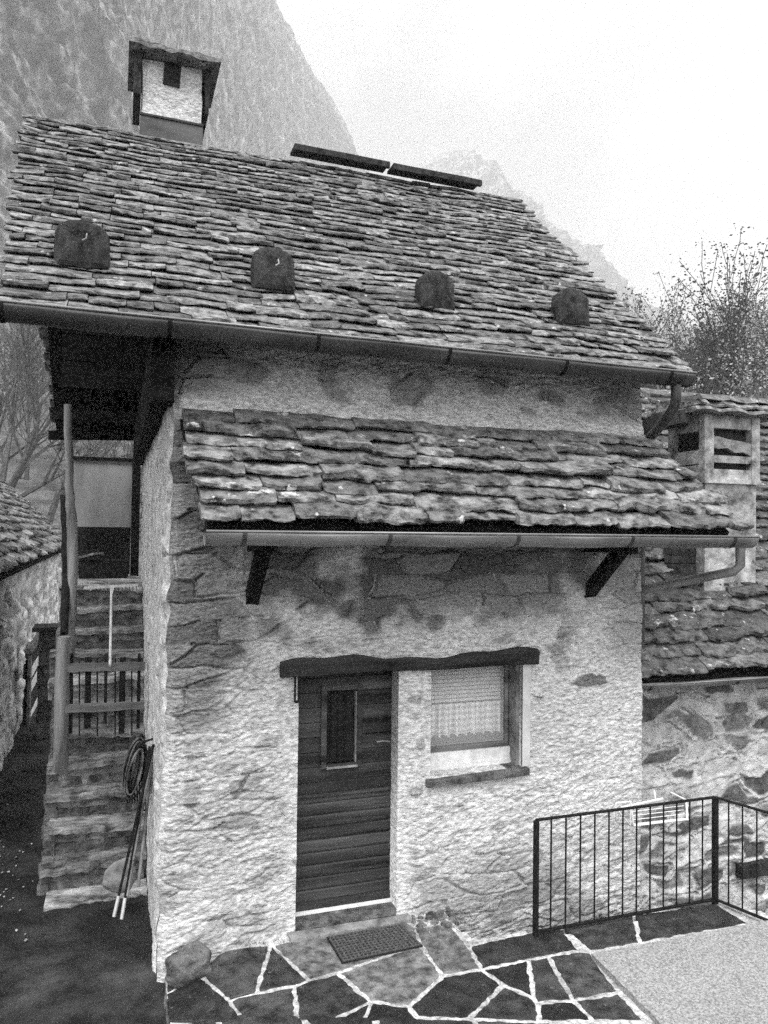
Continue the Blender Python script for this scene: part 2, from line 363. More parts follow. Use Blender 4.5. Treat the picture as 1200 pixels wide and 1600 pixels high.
house = thing('stone_house', 'tall rendered stone cottage with plank door, lace curtained window and slate canopy', 'house')
xs = lines(HX0, HX1, .009, (DX0, DX1, WX0, WX1)); zs = lines(HZ0, HZ1, .009, (0., DZ1, WZ0, WZ1))
rev = [reveal_box(DX0, DX1, -.1, DZ1, .3), reveal_box(WX0, WX1, WZ0, WZ1, .3)]
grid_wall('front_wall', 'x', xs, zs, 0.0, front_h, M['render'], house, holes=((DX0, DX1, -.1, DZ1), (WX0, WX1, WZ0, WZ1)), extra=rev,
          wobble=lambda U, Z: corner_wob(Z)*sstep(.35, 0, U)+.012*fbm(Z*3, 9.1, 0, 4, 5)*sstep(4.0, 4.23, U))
YB = 5.6; YR, ZR = 2.6, 7.30; GY, GZ = -.45, 4.53
SL = (ZR-4.56)/(YR-GY)
def roofz(y): return ZR-SL*abs(y-YR)
def side_h(U, Z):
    hs, e, c = stones(U, Z, .4, .2, 61, .04, .16, .3)
    n = fbm(U*1.6, Z*1.6, 0, 4, 23)
    q = np.clip(.12+.6*sstep(.15, .5, n), 0, 1)
    pl = .018*fbm(U*2, Z*3, 0, 4, 24)+.012*fbm(U*9, Z*22, 0, 4, 25, True)+.006*fbm(U*30, Z*40, 0, 3, 26)
    h = (pl+.02)*(1-q)+hs*q
    h = h*sstep(0, .08, U)
    return h, np.clip(q*sstep(.02, .25, e), 0, 1)*.7, c
def gable_wall(name, x, out, step, m):
    us = lines(0, YB, step); zs_ = lines(HZ0, 4.45, step)
    g = lambda y: None
    ex = []
    yy = [0, YR, YB]
    vs = [(x, 0, 4.45), (x, YB, 4.45), (x, YB, roofz(YB)-.2), (x, YR, ZR-.28), (x, 0, roofz(0)-.2)]
    ex.append((vs, [(0, 1, 2, 3, 4)]))
    return grid_wall(name, 'y', us, zs_, x, side_h, m, house, out=out, extra=ex,
                     wobble=lambda U, Z: corner_wob(Z)*sstep(.35, 0, U) if out < 0 else 0)
gable_wall('side_wall', 0.0, -1, .02, M['render_side'])
gable_wall('side_wall', 4.23, 1, .05, M['render'])
mb = MB(); mb.box(0.05, 4.18, YB-.05, YB, -1.5, 4.6); mb.obj('rear_wall', M['render_side'], house)
mb = MB(); mb.box(.3, 3.9, .62, .66, -.1, 3.2); mb.obj('interior_wall', M['black'], house)

# ------------------------------------------------------------------ slates
def facet(uu, a, b):
    xs_ = [uu[0]-.01]
    while xs_[-1] < uu[-1]+.01: xs_.append(xs_[-1]+RS.uniform(a, b))
    return np.interp(uu, xs_, RS.uniform(-1, 1, len(xs_)))
def slate_field(name, O, U, Vv, Wn, rows, expo, xl, xr, wmin, wmax, th, m, parent, seg=.03, rough=1.0, skip=None, sag=None, bottom_extra=0.0, back=1.9, wave=0.0):
    """O origin at the eave; U along, Vv up the slope, Wn normal; xl(v), xr(v) give the ends of a course."""
    V = []; Fc = []; T = []
    O = np.array(O, float); U = np.array(U, float); Vv = np.array(Vv, float); Wn = np.array(Wn, float)
    for r in range(rows):
        v0 = r*expo*1.0+RS.uniform(-.012, .012); a, b = xl(v0)+RS.uniform(-.04, .05), xr(v0)+RS.uniform(-.06, .06)
        x = a
        while x < b-.05:
            wd = RS.uniform(wmin, wmax)*(1.0 if RS.rand() > .15 else .55)
            x1 = min(x+wd, b)
            if b-x1 < wmin*.5: x1 = b
            n = max(4, int((x1-x)/seg)); uu = np.linspace(x+.003, x1-.003, n+1)
            t = th*RS.uniform(.7, 1.35); dv = RS.uniform(-.022, .022)*rough; lift = th*back*RS.uniform(.8, 1.15); tw = RS.uniform(-.012, .012)*rough
            L = expo*back; tint = RS.rand(); s0 = RS.randint(1000)
            jag = (.020*facet(uu, .08, .3)+.010*facet(uu, .03, .09)+.003*RS.uniform(-1, 1, n+1))*rough+dv
            # corners chipped back
            e = np.minimum(uu-uu[0], uu[-1]-uu); jag = jag+.022*sstep(.03, 0, e)*RS.uniform(0, 1)
            bev = (.010+.045*np.clip(facet(uu, .05, .16)*.8+.3, 0, 1)+.003*RS.uniform(-1, 1, n+1))*rough
            top = t*(1+.22*facet(uu, .07, .25))
            wv = wave*fbm(uu*1.3, v0*1.3, 0, 3, 9)
            sp = np.abs(facet(uu, .04, .12)); pk = .8*facet(uu, .03, .1)+.2*RS.uniform(-1, 1, n+1)
            prof = [(np.full(n+1, v0+L), np.zeros(n+1)), (np.full(n+1, v0+L), top*.8), (v0+jag+bev*2.6+.02, top*1.0),
                    (v0+jag+bev, top*(.97+.06*pk)), (v0+jag+bev*(.1+.4*sp), top*(.66-.45*sp+.08*pk)), (v0+jag+.012+.01*pk, top*(.16+.1*RS.rand(n+1))),
                    (v0+jag+.035, top*.0), (v0+jag+.085, np.full(n+1, -.014))]
            k = len(prof); base = len(V)
            for i in range(n+1):
                for (pv, pw) in prof:
                    fr = 1-(pv[i]-v0)/L
                    ww = pw[i]+lift*fr+tw*(i/n-.5)+wv[i]+(sag(uu[i], pv[i]) if sag else 0)
                    V.append(tuple(O+U*uu[i]+Vv*pv[i]+Wn*ww)); T.append(tint)
            for i in range(n):
                for j in range(k):
                    j2 = (j+1) % k
                    Fc.append((base+i*k+j, base+i*k+j2, base+(i+1)*k+j2, base+(i+1)*k+j))
            Fc.append(tuple(base+j for j in range(k))[::-1]); Fc.append(tuple(base+n*k+j for j in range(k)))
            x = x1
    return mesh_obj(name, V, Fc, m, parent, False, {'tint': T})

roof = bpy.data.objects.new('roof', None); S.collection.objects.link(roof); roof.parent = house
vl = math.hypot(YR-GY, ZR-4.56); cs, sn = (YR-GY)/vl, (ZR-4.56)/vl
XL0, XL1, XR0, XR1 = -1.17, -1.37, 4.42, 4.41
fr_ = lambda v: min(max(v/vl, 0), 1)
rows = int(vl/.132)+1; expo = vl/rows
slate_field('slate_roofing', (0, GY, 4.47), (1, 0, 0), (0, cs, sn), (0, -sn, cs), rows+1, expo, lambda v: XL0+(XL1-XL0)*fr_(v), lambda v: XR0+(XR1-XR0)*fr_(v),
            .15, .62, .031, M['slate'], roof, seg=.018, rough=1.25, wave=.018, back=1.7)
slate_field('slate_roofing', (0, 2*YR-GY+.1, 4.47), (1, 0, 0), (0, -cs, sn), (0, sn, cs), rows-1, expo, lambda v: XL0-.08+(XL1-XL0)*fr_(v), lambda v: XR0,
            .3, .8, .038, M['slate'], roof, seg=.08)
# deck, rafters, purlins
dk = MB()
def deck_face(y0, z0, y1, z1, xa0, xa1, xb0, xb1, t=.04):
    n = Vector((0, -(z1-z0), y1-y0)).normalized()
    if n.z < 0: n = -n
    P = [Vector((xa0, y0, z0)), Vector((xb0, y0, z0)), Vector((xb1, y1, z1)), Vector((xa1, y1, z1))]
    V = P+[p-n*t for p in P]
    dk.add(V, [(0, 1, 2, 3), (7, 6, 5, 4), (0, 4, 5, 1), (1, 5, 6, 2), (2, 6, 7, 3), (3, 7, 4, 0)])
deck_face(GY+.05, 4.50, YR, ZR-.06, XL0+.08, XL1+.08, 4.36, 4.36)
deck_face(2*YR-GY+.05, 4.42, YR, ZR-.055, XL0-.02, XL1+.08, 4.36, 4.36)
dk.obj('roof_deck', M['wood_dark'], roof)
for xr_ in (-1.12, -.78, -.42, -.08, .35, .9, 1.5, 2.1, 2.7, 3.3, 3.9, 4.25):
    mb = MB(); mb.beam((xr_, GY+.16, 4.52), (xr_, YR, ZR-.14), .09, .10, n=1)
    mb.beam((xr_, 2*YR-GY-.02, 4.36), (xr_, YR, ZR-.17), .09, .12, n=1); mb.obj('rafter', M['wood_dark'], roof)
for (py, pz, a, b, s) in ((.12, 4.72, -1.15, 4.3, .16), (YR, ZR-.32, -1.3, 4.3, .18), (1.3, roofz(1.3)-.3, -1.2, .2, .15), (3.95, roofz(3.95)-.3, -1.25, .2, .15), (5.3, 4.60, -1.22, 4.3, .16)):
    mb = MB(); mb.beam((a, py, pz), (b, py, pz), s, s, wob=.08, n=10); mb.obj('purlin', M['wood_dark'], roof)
# boards of the loft gallery over the stairs
mb = MB()
for i in range(9):
    z = 4.62+i*.15
    mb.box(-.98-.0*i, -.02, 3.15+.012*(i % 2), 3.19+.012*(i % 2), z, z+.143)
mb.obj('gallery_boarding', M['wood_dark'], roof)
mb = MB(); mb.beam((-.08, -.20, 4.24), (-.08, 5.7, 4.24), .16, .50, wob=.03, n=10); mb.obj('wall_plate', M['wood_dark'], roof)
mb = MB(); mb.beam((-1.3, 2*YR-GY+.15, 4.36), (.0, 2*YR-GY+.15, 4.42), .05, .13, wob=.05, n=4); mb.obj('rear_fascia', M['wood_dark'], roof)

# snow stones standing on the roof
def stone_plate(name, x0, x1, zb, ztop, y, outline, parent, m=None, t=.07, mb=None):
    n = len(outline); V = []; 
    for yy, inset in ((y-t/2, .0), (y+t/2, .0)):
        for (a, b) in outline:
            V.append((x0+(x1-x0)*a+random.uniform(-.006, .006), yy+random.uniform(-.008, .008), zb+(ztop-zb)*b))
    Fc = [tuple(range(n)), tuple(range(2*n-1, n-1, -1))]+[((i+1) % n, i, n+i, n+(i+1) % n) for i in range(n)]
    return V, Fc
arch = [(0, -.25), (1, -.25), (1.0, .3), (1.0, .62), (.93, .8), (.78, .93), (.6, .98), (.42, 1.0), (.22, .95), (.07, .82), (0, .62)]
arch2 = [(0, -.25), (1, -.25), (1.0, .3), (1.02, .6), (.95, .78), (.7, .94), (.5, 1.0), (.3, .95), (.06, .72), (0, .5)]
for i, (xa, xb, h_, ol) in enumerate(((-.84, -.47, .30, arch), (.59, .925, .29, arch), (2.0, 2.32, .28, arch2), (3.34, 3.67, .29, arch2))):
    y = -.02; zb = 4.56+SL*(.04-GY)+.03; n = 40; V = []; T = []
    oa = np.array([o_[0] for o_ in ol]+[ol[0][0]]); ob = np.array([o_[1] for o_ in ol]+[ol[0][1]]); tt = np.linspace(0, len(ol), n, endpoint=False)
    px_ = np.interp(tt, range(len(ol)+1), oa); pz_ = np.interp(tt, range(len(ol)+1), ob)
    for k, (yy, sc_) in enumerate(((.0, .0), (-.012, .45), (.0, .8), (.012, .95), (.05, 1.03), (.13, 1.0))):
        for a_, b_ in zip(px_, pz_):
            jx = .004*random.uniform(-1, 1)*(k > 0)
            V.append((xa+(xb-xa)*(.5+(a_-.5)*sc_)+jx, y+yy+.003*random.uniform(-1, 1)+(b_*h_)*.12, zb+h_*(.45+(b_-.45)*sc_)+jx*.8))
    Fc = [(k*n+q_, k*n+(q_+1) % n, (k+1)*n+(q_+1) % n, (k+1)*n+q_) for k in range(5) for q_ in range(n)]+[tuple(5*n+q_ for q_ in range(n))[::-1]]
    o = mesh_obj('snow_stop', V, Fc, M['slate_dark'], roof, False, {'tint': [.5]*len(V)})
    if i < 2:
        mb = MB(); xm = (xa+xb)/2; mb.tube([(xm+.03, y+.015, zb+h_*.62), (xm+.028, y-.03, zb+h_*.45), (xm+.0, y-.035, zb+h_*.38)], .006, 5)
        mb.obj('iron_hook', M['stone_pale'], o)
# ridge boards
for (xa, xb, za) in ((1.44, 2.58, 7.39), (2.63, 3.78, 7.37)):
    mb = MB(); mb.beam((xa, 2.47, za), (xb, 2.47, za-.015), .05, .06, wob=.06, n=6)
    mb.beam((xa, 2.58, za+.03), (xb, 2.58, za+.015), .24, .03, wob=.05, n=6); mb.obj('ridge_board', M['slate_dark'], roof)

# chimney on the roof
ch = MB()
x0, x1, y0, y1 = -.2, .44, 2.78, 3.4
def rough_box(name, x0, x1, y0, y1, z0, z1, m, parent, amp=.012, step=.05, seed=0):
    """box with faces cut into a grid and roughened"""
    V = []; Fc = []
    def face(o, a, b, la, lb, nrm):
        na, nb = max(1, int(la/step)), max(1, int(lb/step)); base = len(V)
        for i in range(nb+1):
            for j in range(na+1):
                p = o+a*la*j/na+b*lb*i/nb; V.append(p)
        for i in range(nb):
            for j in range(na):
                q = base+i*(na+1)+j; Fc.append((q, q+1, q+na+2, q+na+1))
    X, Y, Z = np.eye(3); dx, dy, dz = x1-x0, y1-y0, z1-z0
    face(np.array([x0, y0, z0]), X, Z, dx, dz, -Y); face(np.array([x1, y0, z0]), Y, Z, dy, dz, X)
    face(np.array([x1, y1, z0]), -X, Z, dx, dz, Y); face(np.array([x0, y1, z0]), -Y, Z, dy, dz, -X)
    face(np.array([x0, y0, z1]), X, Y, dx, dy, Z); face(np.array([x0, y1, z0]), X, -Y, dx, dy, -Z)
    A = np.array(V); d = np.stack([fbm(A[:, 0]*5, A[:, 1]*5, A[:, 2]*5, 4, seed+i) for i in range(3)], -1)
    A = A+d*amp
    return mesh_obj(name, A, Fc, m, parent, False, {'tint': [.5]*len(A), 'stone': [0]*len(A)})
chimney = rough_box('chimney', x0, x1, y0, y1, 7.1, 8.24, M['render'], roof, .015)
mb = MB(); mb.box(x0-.015, x1+.015, y0-.015, y1+.015, 7.1, 7.60); mb.tube([(x0-.02, y0-.02, 7.61), (x1+.02, y0-.02, 7.60)], .016, 6); mb.obj('chimney_flashing', M['gutter'], chimney)
mb = MB(); mb.beam((.02, 2.764, 8.11), (.20, 2.764, 8.10), .02, .24, n=1); mb.obj('smoke_opening', M['black'], chimney)
mb.V = [v for v in mb.V]
mb = MB(); mb.box(-.29, -.215, 2.70, 3.4, 7.79, 8.27); mb.obj('side_slab', M['slate_dark'], chimney)
mb = MB(); mb.add([(.46, 2.72, 8.22), (.53, 2.72, 8.22), (.51, 2.72, 7.72), (.475, 2.72, 7.72), (.46, 3.4, 8.22), (.53, 3.4, 8.22), (.51, 3.4, 7.72), (.475, 3.4, 7.72)],
                  [(0, 1, 2, 3), (7, 6, 5, 4), (0, 4, 5, 1), (1, 5, 6, 2), (2, 6, 7, 3), (3, 7, 4, 0)]); mb.obj('side_slab', M['slate_dark'], chimney)
mb = MB()
for k, (a, b, z, w_) in enumerate(((-.35, .62, 8.27, .95), (-.33, .56, 8.315, .85), (-.20, .4, 8.36, .6))):
    mb.beam((a, 3.05, z+.012), (b, 3.05, z-.012), w_, .042, wob=.07, n=9)
mb.obj('cap_slate', M['slate'], chimney)

# ------------------------------------------------------------------ gutters
def gutter(x0, x1, y, z0, z1, r, m, parent, name='gutter', ends=True, rim=M['gutter_light']):
    """half round trough; z is the height of the front bead"""
    V = []; Fc = []; n = 40; k = 13
    for i in range(n+1):
        x = x0+(x1-x0)*i/n; z = z0+(z1-z0)*i/n+.004*math.sin(i*.7)
        for sgn, rr in ((1, r), (-1, r-.004)):
            for j in range(k):
                a = math.pi*j/(k-1)
                V.append((x, y-math.cos(a)*rr, z-math.sin(a)*rr))
    for i in range(n):
        for j in range(k-1):
            a = i*2*k+j; Fc.append((a, a+1, a+1+2*k, a+2*k)); b = a+k; Fc.append((b+1, b, b+2*k, b+1+2*k))
        Fc.append((i*2*k, i*2*k+2*k, i*2*k+3*k, i*2*k+k)); Fc.append((i*2*k+k-1, i*2*k+2*k-1, i*2*k+4*k-1, i*2*k+3*k-1))
    if ends:
        Fc.append(tuple(range(k))); Fc.append(tuple(n*2*k+j for j in range(k))[::-1])
    o = mesh_obj(name, V, Fc, m, parent, True)
    mb = MB(); mb.tube([(x0, y-r, z0+.004), (x1, y-r, z1+.004)], .009, 8); mb.obj('bead', rim, o, True)
    L = x1-x0; q = int(L/1.0)
    for i in range(q+1):
        mb = MB()
        x = x0+.25+i*(L-.5)/max(q, 1); z = z0+(z1-z0)*(x-x0)/L
        pts = [(x, y-math.cos(a)*(r+.004), z-math.sin(a)*(r+.004)) for a in np.linspace(-.1, math.pi, 12)]
        V = []
        for p in pts: V += [Vector(p)+Vector((-.014, 0, 0)), Vector(p)+Vector((.014, 0, 0))]
        mb.add(V, [(2*j, 2*j+1, 2*j+3, 2*j+2) for j in range(11)])
        mb.obj('strap', M['gutter'] if m is M['gutter_light'] else M['iron'], o)
    return o
g1 = gutter(-1.35, 4.34, GY-.05, 4.50, 4.475, .108, M['gutter'], house)
def downpipe(pts, r, m, parent):
    mb = MB(); mb.tube(pts, r, 14); o = mb.obj('downpipe', m, parent); smooth_by_angle(o, 50)
    for p in (pts[0],): 
        c = MB(); c.tube([Vector(p)+Vector((0, 0, .03)), Vector(p)-Vector((0, 0, .02))], r+.012, 14); c.obj('collar', m, o, True)
    return o
downpipe([(4.22, GY-.05, 4.40), (4.22, GY-.05, 4.28), (4.225, GY-.03, 4.21), (4.26, -.33, 4.11), (4.30, -.1, 4.0), (4.30, .05, 3.93), (4.30, .08, 3.2), (4.30, .08, 2.0)], .045, M['gutter'], house)

# ------------------------------------------------------------------ pent roof over the door
PY, PZ = -.74, 3.13; PT = 3.99
pl_ = math.hypot(PY, PT-PZ); pc, ps = -PY/pl_, (PT-PZ)/pl_
pent = bpy.data.objects.new('canopy_roof', None); S.collection.objects.link(pent); pent.parent = house
slate_field('slate_roofing', (0, PY-.02, PZ-.055), (1, 0, 0), (0, pc, ps), (0, -ps, pc), 8, pl_/8.15, lambda v: .17-.15*max(0, v/pl_)**.8, lambda v: 4.72-.44*min(1, v/pl_),
            .30, 1.0, .055, M['slate_pent'], pent, seg=.02, rough=1.5, wave=.008, back=1.5)
dk = MB()
dk.add([(.2, PY+.04, PZ-.03), (4.62, PY+.04, PZ-.03), (4.26, .0, PT-.05), (.05, .0, PT-.05), (.2, PY+.07, PZ-.07), (4.62, PY+.07, PZ-.07), (4.26, .0, PT-.1), (.05, .0, PT-.1)],
       [(0, 1, 2, 3), (7, 6, 5, 4), (0, 4, 5, 1), (1, 5, 6, 2), (2, 6, 7, 3), (3, 7, 4, 0)])
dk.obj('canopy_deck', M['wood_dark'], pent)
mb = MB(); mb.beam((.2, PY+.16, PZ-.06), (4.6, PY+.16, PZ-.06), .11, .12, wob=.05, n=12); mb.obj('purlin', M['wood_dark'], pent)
for xb in (.62, 3.66):
    mb = MB(); mb.beam((xb, .02, 2.50), (xb, PY+.14, PZ-.10), .10, .10, wob=.05, n=3); mb.obj('bracket', M['wood_dark'], pent)
    mb = MB(); mb.beam((xb, .0, PZ-.17), (xb, PY+.08, PZ-.17), .09, .10, wob=.05, n=3); mb.obj('bracket', M['wood_dark'], pent)
for xb in (1.4, 2.2, 2.95, 4.15):
    mb = MB(); mb.beam((xb, .0, PZ-.0), (xb, PY+.1, PZ-.09), .09, .09, wob=.05, n=3); mb.obj('joist', M['wood_dark'], pent)
g2 = gutter(.17, 4.74, PY-.07, 3.055, 3.06, .095, M['gutter_light'], house)
downpipe([(4.64, PY-.06, 2.99), (4.64, PY-.06, 2.82), (4.63, PY, 2.765), (4.33, .02, 2.56), (4.30, .08, 2.50), (4.30, .08, 2.2)], .04, M['gutter_light'], house)

# ------------------------------------------------------------------ lintel, door, window
mb = MB()
n = 26; V = []; 
for i in range(n+1):
    x = .845+(3.125-.845)*i/n; a = random.uniform(-.006, .006); zt = 2.045+.025*math.sin(i*.33)+.012*math.sin(i*1.1); zb_ = 1.925-.006*math.sin(i*.5)
    V += [(x, -.075+a, zb_+.01), (x, -.085+a, zt-.02), (x, -.06, zt), (x, .25, zt), (x, .25, zb_), (x, -.055+a, zb_)]
Fc = [(i*6+j, i*6+(j+1) % 6, i*6+6+(j+1) % 6, i*6+6+j) for i in range(n) for j in range(6)]+[(5, 4, 3, 2, 1, 0), tuple(n*6+j for j in range(6))]
mb.add(V, Fc); mb.obj('lintel', M['lintel'], house)
DY = .15
door = bpy.data.objects.new('door', None); S.collection.objects.link(door); door.parent = house
mb = MB(); bd = []
z = .065; hs_ = .099
while z < .93:
    mb.add([(DX0+.0, DY-.0, z), (DX1, DY, z), (DX1, DY+.03, z), (DX0, DY+.03, z), (DX0, DY-.004, z+.012), (DX1, DY-.004, z+.012), (DX0, DY-.004, z+hs_-.02), (DX1, DY-.004, z+hs_-.02), (DX0, DY+.012, z+hs_-.004), (DX1, DY+.012, z+hs_-.004), (DX0, DY+.03, z+hs_), (DX1, DY+.03, z+hs_)],
           [(0, 1, 5, 4), (4, 5, 7, 6), (6, 7, 9, 8), (8, 9, 11, 10), (3, 2, 1, 0)])
    z += hs_
mb.obj('lower_boarding', M['door'], door)
for (ya_, za_, zb2_) in ((DY-.018, .0075, .065), (DY-.012, .935, 1.02), (DY-.022, .905, .933)):
    mb = MB(); mb.box(DX0, DX1, ya_, DY+.03, za_, zb2_); mb.obj('rail', M['door'], door)
mb = MB()
for (a, b) in ((DX0, DX0+.235), (DX0+.555, DX1)):
    z = 1.02
    while z < 1.86:
        mb.box(a, b, DY+.0, DY+.03, z+.003, min(z+.118, 1.87)); mb.box(a, b, DY+.012, DY+.03, z-.001, z+.003); z += .121
mb.box(DX0+.235, DX0+.555, DY+.002, DY+.03, 1.022, 1.16); mb.box(DX0+.235, DX0+.555, DY+.002, DY+.03, 1.79, 1.871)
mb.box(DX0, DX1, DY-.01, DY+.03, 1.872, 1.93); mb.obj('upper_boarding', M['door'], door)
mb = MB(); mx0, mx1, mz0, mz1 = DX0+.225, DX0+.575, 1.13, 1.80
for (a, b, c, d) in ((mx0, mx0+.045, mz0, mz1), (mx1-.045, mx1, mz0, mz1), (mx0+.045, mx1-.045, mz1-.04, mz1), (mx0+.045, mx1-.045, mz0, mz0+.03)):
    mb.box(a, b, DY-.02, DY+.035, c, d)
mb.obj('vision_frame', M['door'], door)
mb = MB(); mb.box(mx0+.045, mx1-.04, DY-.034, DY-.021, mz0-.004, mz0+.012); mb.obj('vision_sill', M['stone_pale'], door)
mb = MB(); mb.box(mx1-.056, mx1-.046, DY-.012, DY+.03, mz0+.03, mz1-.06); mb.obj('glazing_bead', M['stone_pale'], door)
mb = MB(); mb.box(mx0+.045, mx1-.057, DY+.045, DY+.05, mz0+.03, mz1-.04); mb.obj('pane', M['black'], door)
mb = MB()
for i in range(3): 
    xx = mx0+.09+i*.06; mb.tube([(xx, DY+.02, mz0+.03), (xx, DY+.02, mz1-.04)], .007, 6)
mb.obj('bar', M['iron'], door)
mb = MB(); mb.tube([(DX1-.14, DY-.0, 1.32), (DX1-.14, DY-.045, 1.32), (DX1-.09, DY-.052, 1.325), (DX1-.03, DY-.05, 1.315)], .008, 7)
mb.obj('handle', M['gutter_light'], door)
for zz in (.35, 1.5):
    mb = MB(); mb.tube([(DX0+.012, DY-.02, zz), (DX0+.012, DY-.02, zz+.09)], .011, 7); mb.obj('hinge', M['iron'], door)
# threshold
mb = MB(); mb.box(DX0, DX1, -.02, .16, -.062, -.012); mb.obj('threshold', M['stone'], house)
mb = MB(); mb.box(DX0, DX1, .10, .148, -.011, .006); mb.obj('threshold_strip', M['white'], house)
rough_box('doorstep', DX0-.06, DX1+.1, -.13, .0, -.2, -.066, M['stone_pale'], house, .01, .04, 9)
# shutter hook by the lintel
mb = MB()
for dx in (0, .028): mb.tube([(.965+dx, -.05, 1.95), (.965+dx, -.055, 1.73)], .008, 6)
mb.tube([(.93, -.05, 1.95), (1.03, -.05, 1.95)], .012, 6); mb.tube([(.965, -.055, 1.73), (.993, -.055, 1.73)], .013, 6)
mb.obj('iron_bracket', M['iron'], house)
# window
WY = .20
win = bpy.data.objects.new('window', None); S.collection.objects.link(win); win.parent = house
mb = MB(); a, b, c, d = WX0, WX1-.04, 1.17, WZ1
for (p, q, r_, s_) in ((a, a+.035, c, d), (b-.03, b, c, d), (a+.035, b-.03, c, c+.045), (a+.035, b-.03, d-.05, d)):
    mb.box(p, q, WY-.03, WY+.03, r_, s_)
mb.obj('frame', M['wood_gray'], win)
mb = MB(); mb.box(WX0, WX1-.0, WY-.07, WY+.05, WZ0, WZ0+.03); mb.box(WX0, WX1, WY-.05, WY+.04, WZ0+.03, 1.168); mb.obj('bottom_board', M['curtain'], win)
mb = MB(); mb.box(WX1-.03, WX1-.002, .04, WY+.05, WZ0+.0, WZ1); mb.obj('side_board', M['wood_gray'], win)
mb = MB(); mb.box(WX0+.035, WX1-.07, WY, WY+.004, 1.215, WZ1-.05); mb.obj('pane', M['glass'], win)
# curtain: pleated, slatted blind above, scalloped lace below
V = []; Fc = []; n = 90; zr = 16
for j in range(zr+1):
    for i in range(n+1):
        x = WX0+.03+(WX1-.07-WX0-.03)*i/n; f = j/zr
        zb_ = 1.262+.030*abs(math.sin(i/n*math.pi*9)); z = 1.56+(zb_-1.56)*f
        V.append((x, WY+.045+.020*math.sin(i/n*math.pi*18+.6*math.sin(i*.31))*(.4+f), z))
for j in range(zr):
    for i in range(n): Fc.append((j*(n+1)+i, (j+1)*(n+1)+i, (j+1)*(n+1)+i+1, j*(n+1)+i+1))
mesh_obj('lace_curtain', V, Fc, M['lace'], win, True)
mb = MB()
for k in range(9):
    z = 1.575+k*.034; mb.add([(WX0+.03, WY+.05, z), (WX1-.07, WY+.05, z), (WX1-.07, WY+.072, z+.023), (WX0+.03, WY+.072, z+.023)], [(0, 1, 2, 3)])
mb.obj('slatted_blind', M['curtain'], win)
mb = MB(); mb.box(WX0, WX1, WY+.22, WY+.23, 1.1, WZ1); mb.obj('interior_wall', M['black'], win)
mb = MB()
mb.add([(v[0], v[1], v[2]) for v in [(2.09, -.075, .955), (3.045, -.075, .975), (3.045, .0, .975), (2.09, .0, .955), (2.09, -.075, 1.01), (3.045, -.075, 1.035), (3.045, .16, 1.035), (2.09, .16, 1.01)]],
       [(3, 2, 1, 0), (4, 5, 6, 7), (0, 1, 5, 4), (1, 2, 6, 5), (3, 0, 4, 7)])
so = mb.obj('sill', M['stone'], win)
bm_ = so.modifiers.new('b', 'BEVEL'); bm_.width = .006; bm_.segments = 2
mb = MB(); mb.box(WX1, WX1+.075, -.022, .0, 1.04, WZ1); mb.obj('stone_jamb', M['smooth_render'], win)

# ------------------------------------------------------------------ terrace
TZ = -.10
FP = {k: v for k, v in dict(A=(424, 1479), B=(400, 1554), C=(310, 1523), D=(359, 1566), E=(482, 1535), F=(460, 1544), G=(528, 1523), H=(656, 1477), I=(692, 1527), J=(579, 1568),
      K=(465, 1600), L=(639, 1576), m=(651, 1593), N=(518, 1600), O=(567, 1600), P=(257, 1556), Q=(732, 1480), R=(752, 1518), T=(826, 1502), U=(856, 1496), V=(906, 1488), W=(878, 1452),
      X=(922, 1490), Y=(786, 1542), Z=(732, 1596), a=(840, 1570), b=(834, 1562), c=(896, 1566), d=(968, 1554), e=(844, 1600), f=(928, 1598), g=(990, 1431), h=(1000, 1476)).items()}
polys = [(['C', (340, 1492), (390, 1480), 'A', 'B', 'D'], 0), (['A', 'E', 'F', 'B'], 0), (['A', (470, 1470), (630, 1436), (650, 1452), 'H', 'G', 'E'], 2), (['G', 'H', 'I', 'L', 'J'], 1), (['F', 'E', 'G', 'J', 'N', 'K'], 0),
         (['J', 'O', 'N'], 0), (['H', (650, 1452), (700, 1442), 'Q', 'R', 'I'], 1), (['I', 'R', 'Y', 'Z', 'm', 'L'], 0), (['Q', (822, 1460), 'W', 'V', 'U', 'T', 'R'], 0), (['R', 'T', 'b', 'Y'], 0),
         (['T', 'U', 'c', 'a', 'b'], 0), (['U', 'V', 'X', 'd', 'c'], 0), (['Y', 'b', 'a', 'e', 'Z'], 0), (['a', 'c', 'f', 'e'], 0), (['c', 'd', (1010, 1600), 'f'], 0),
         (['W', 'g', 'h', 'X'], 0), (['g', (1118, 1413), (1172, 1446), 'h'], 0), (['P', 'C', 'D', (385, 1600), (262, 1600)], 0), (['D', 'B', 'F', 'K', (385, 1600)], 0),
         (['J', 'L', 'm', (660, 1600), 'O'], 0), ([(262, 1520), (300, 1512), 'C', 'P'], 0)]
def terrace_z(x, y): return TZ-.10*float(sstep(.55, -.05, x))
def flag(px, kind, zt=.012, inset=.012):
    pts = []
    for p in px:
        q = FP[p] if isinstance(p, str) else p
        w_ = onZ(q[0], q[1], TZ); w_ = onZ(q[0], q[1], terrace_z(w_[0], w_[1])); pts.append(Vector((w_[0], min(w_[1], -.04), 0)))
    return pts
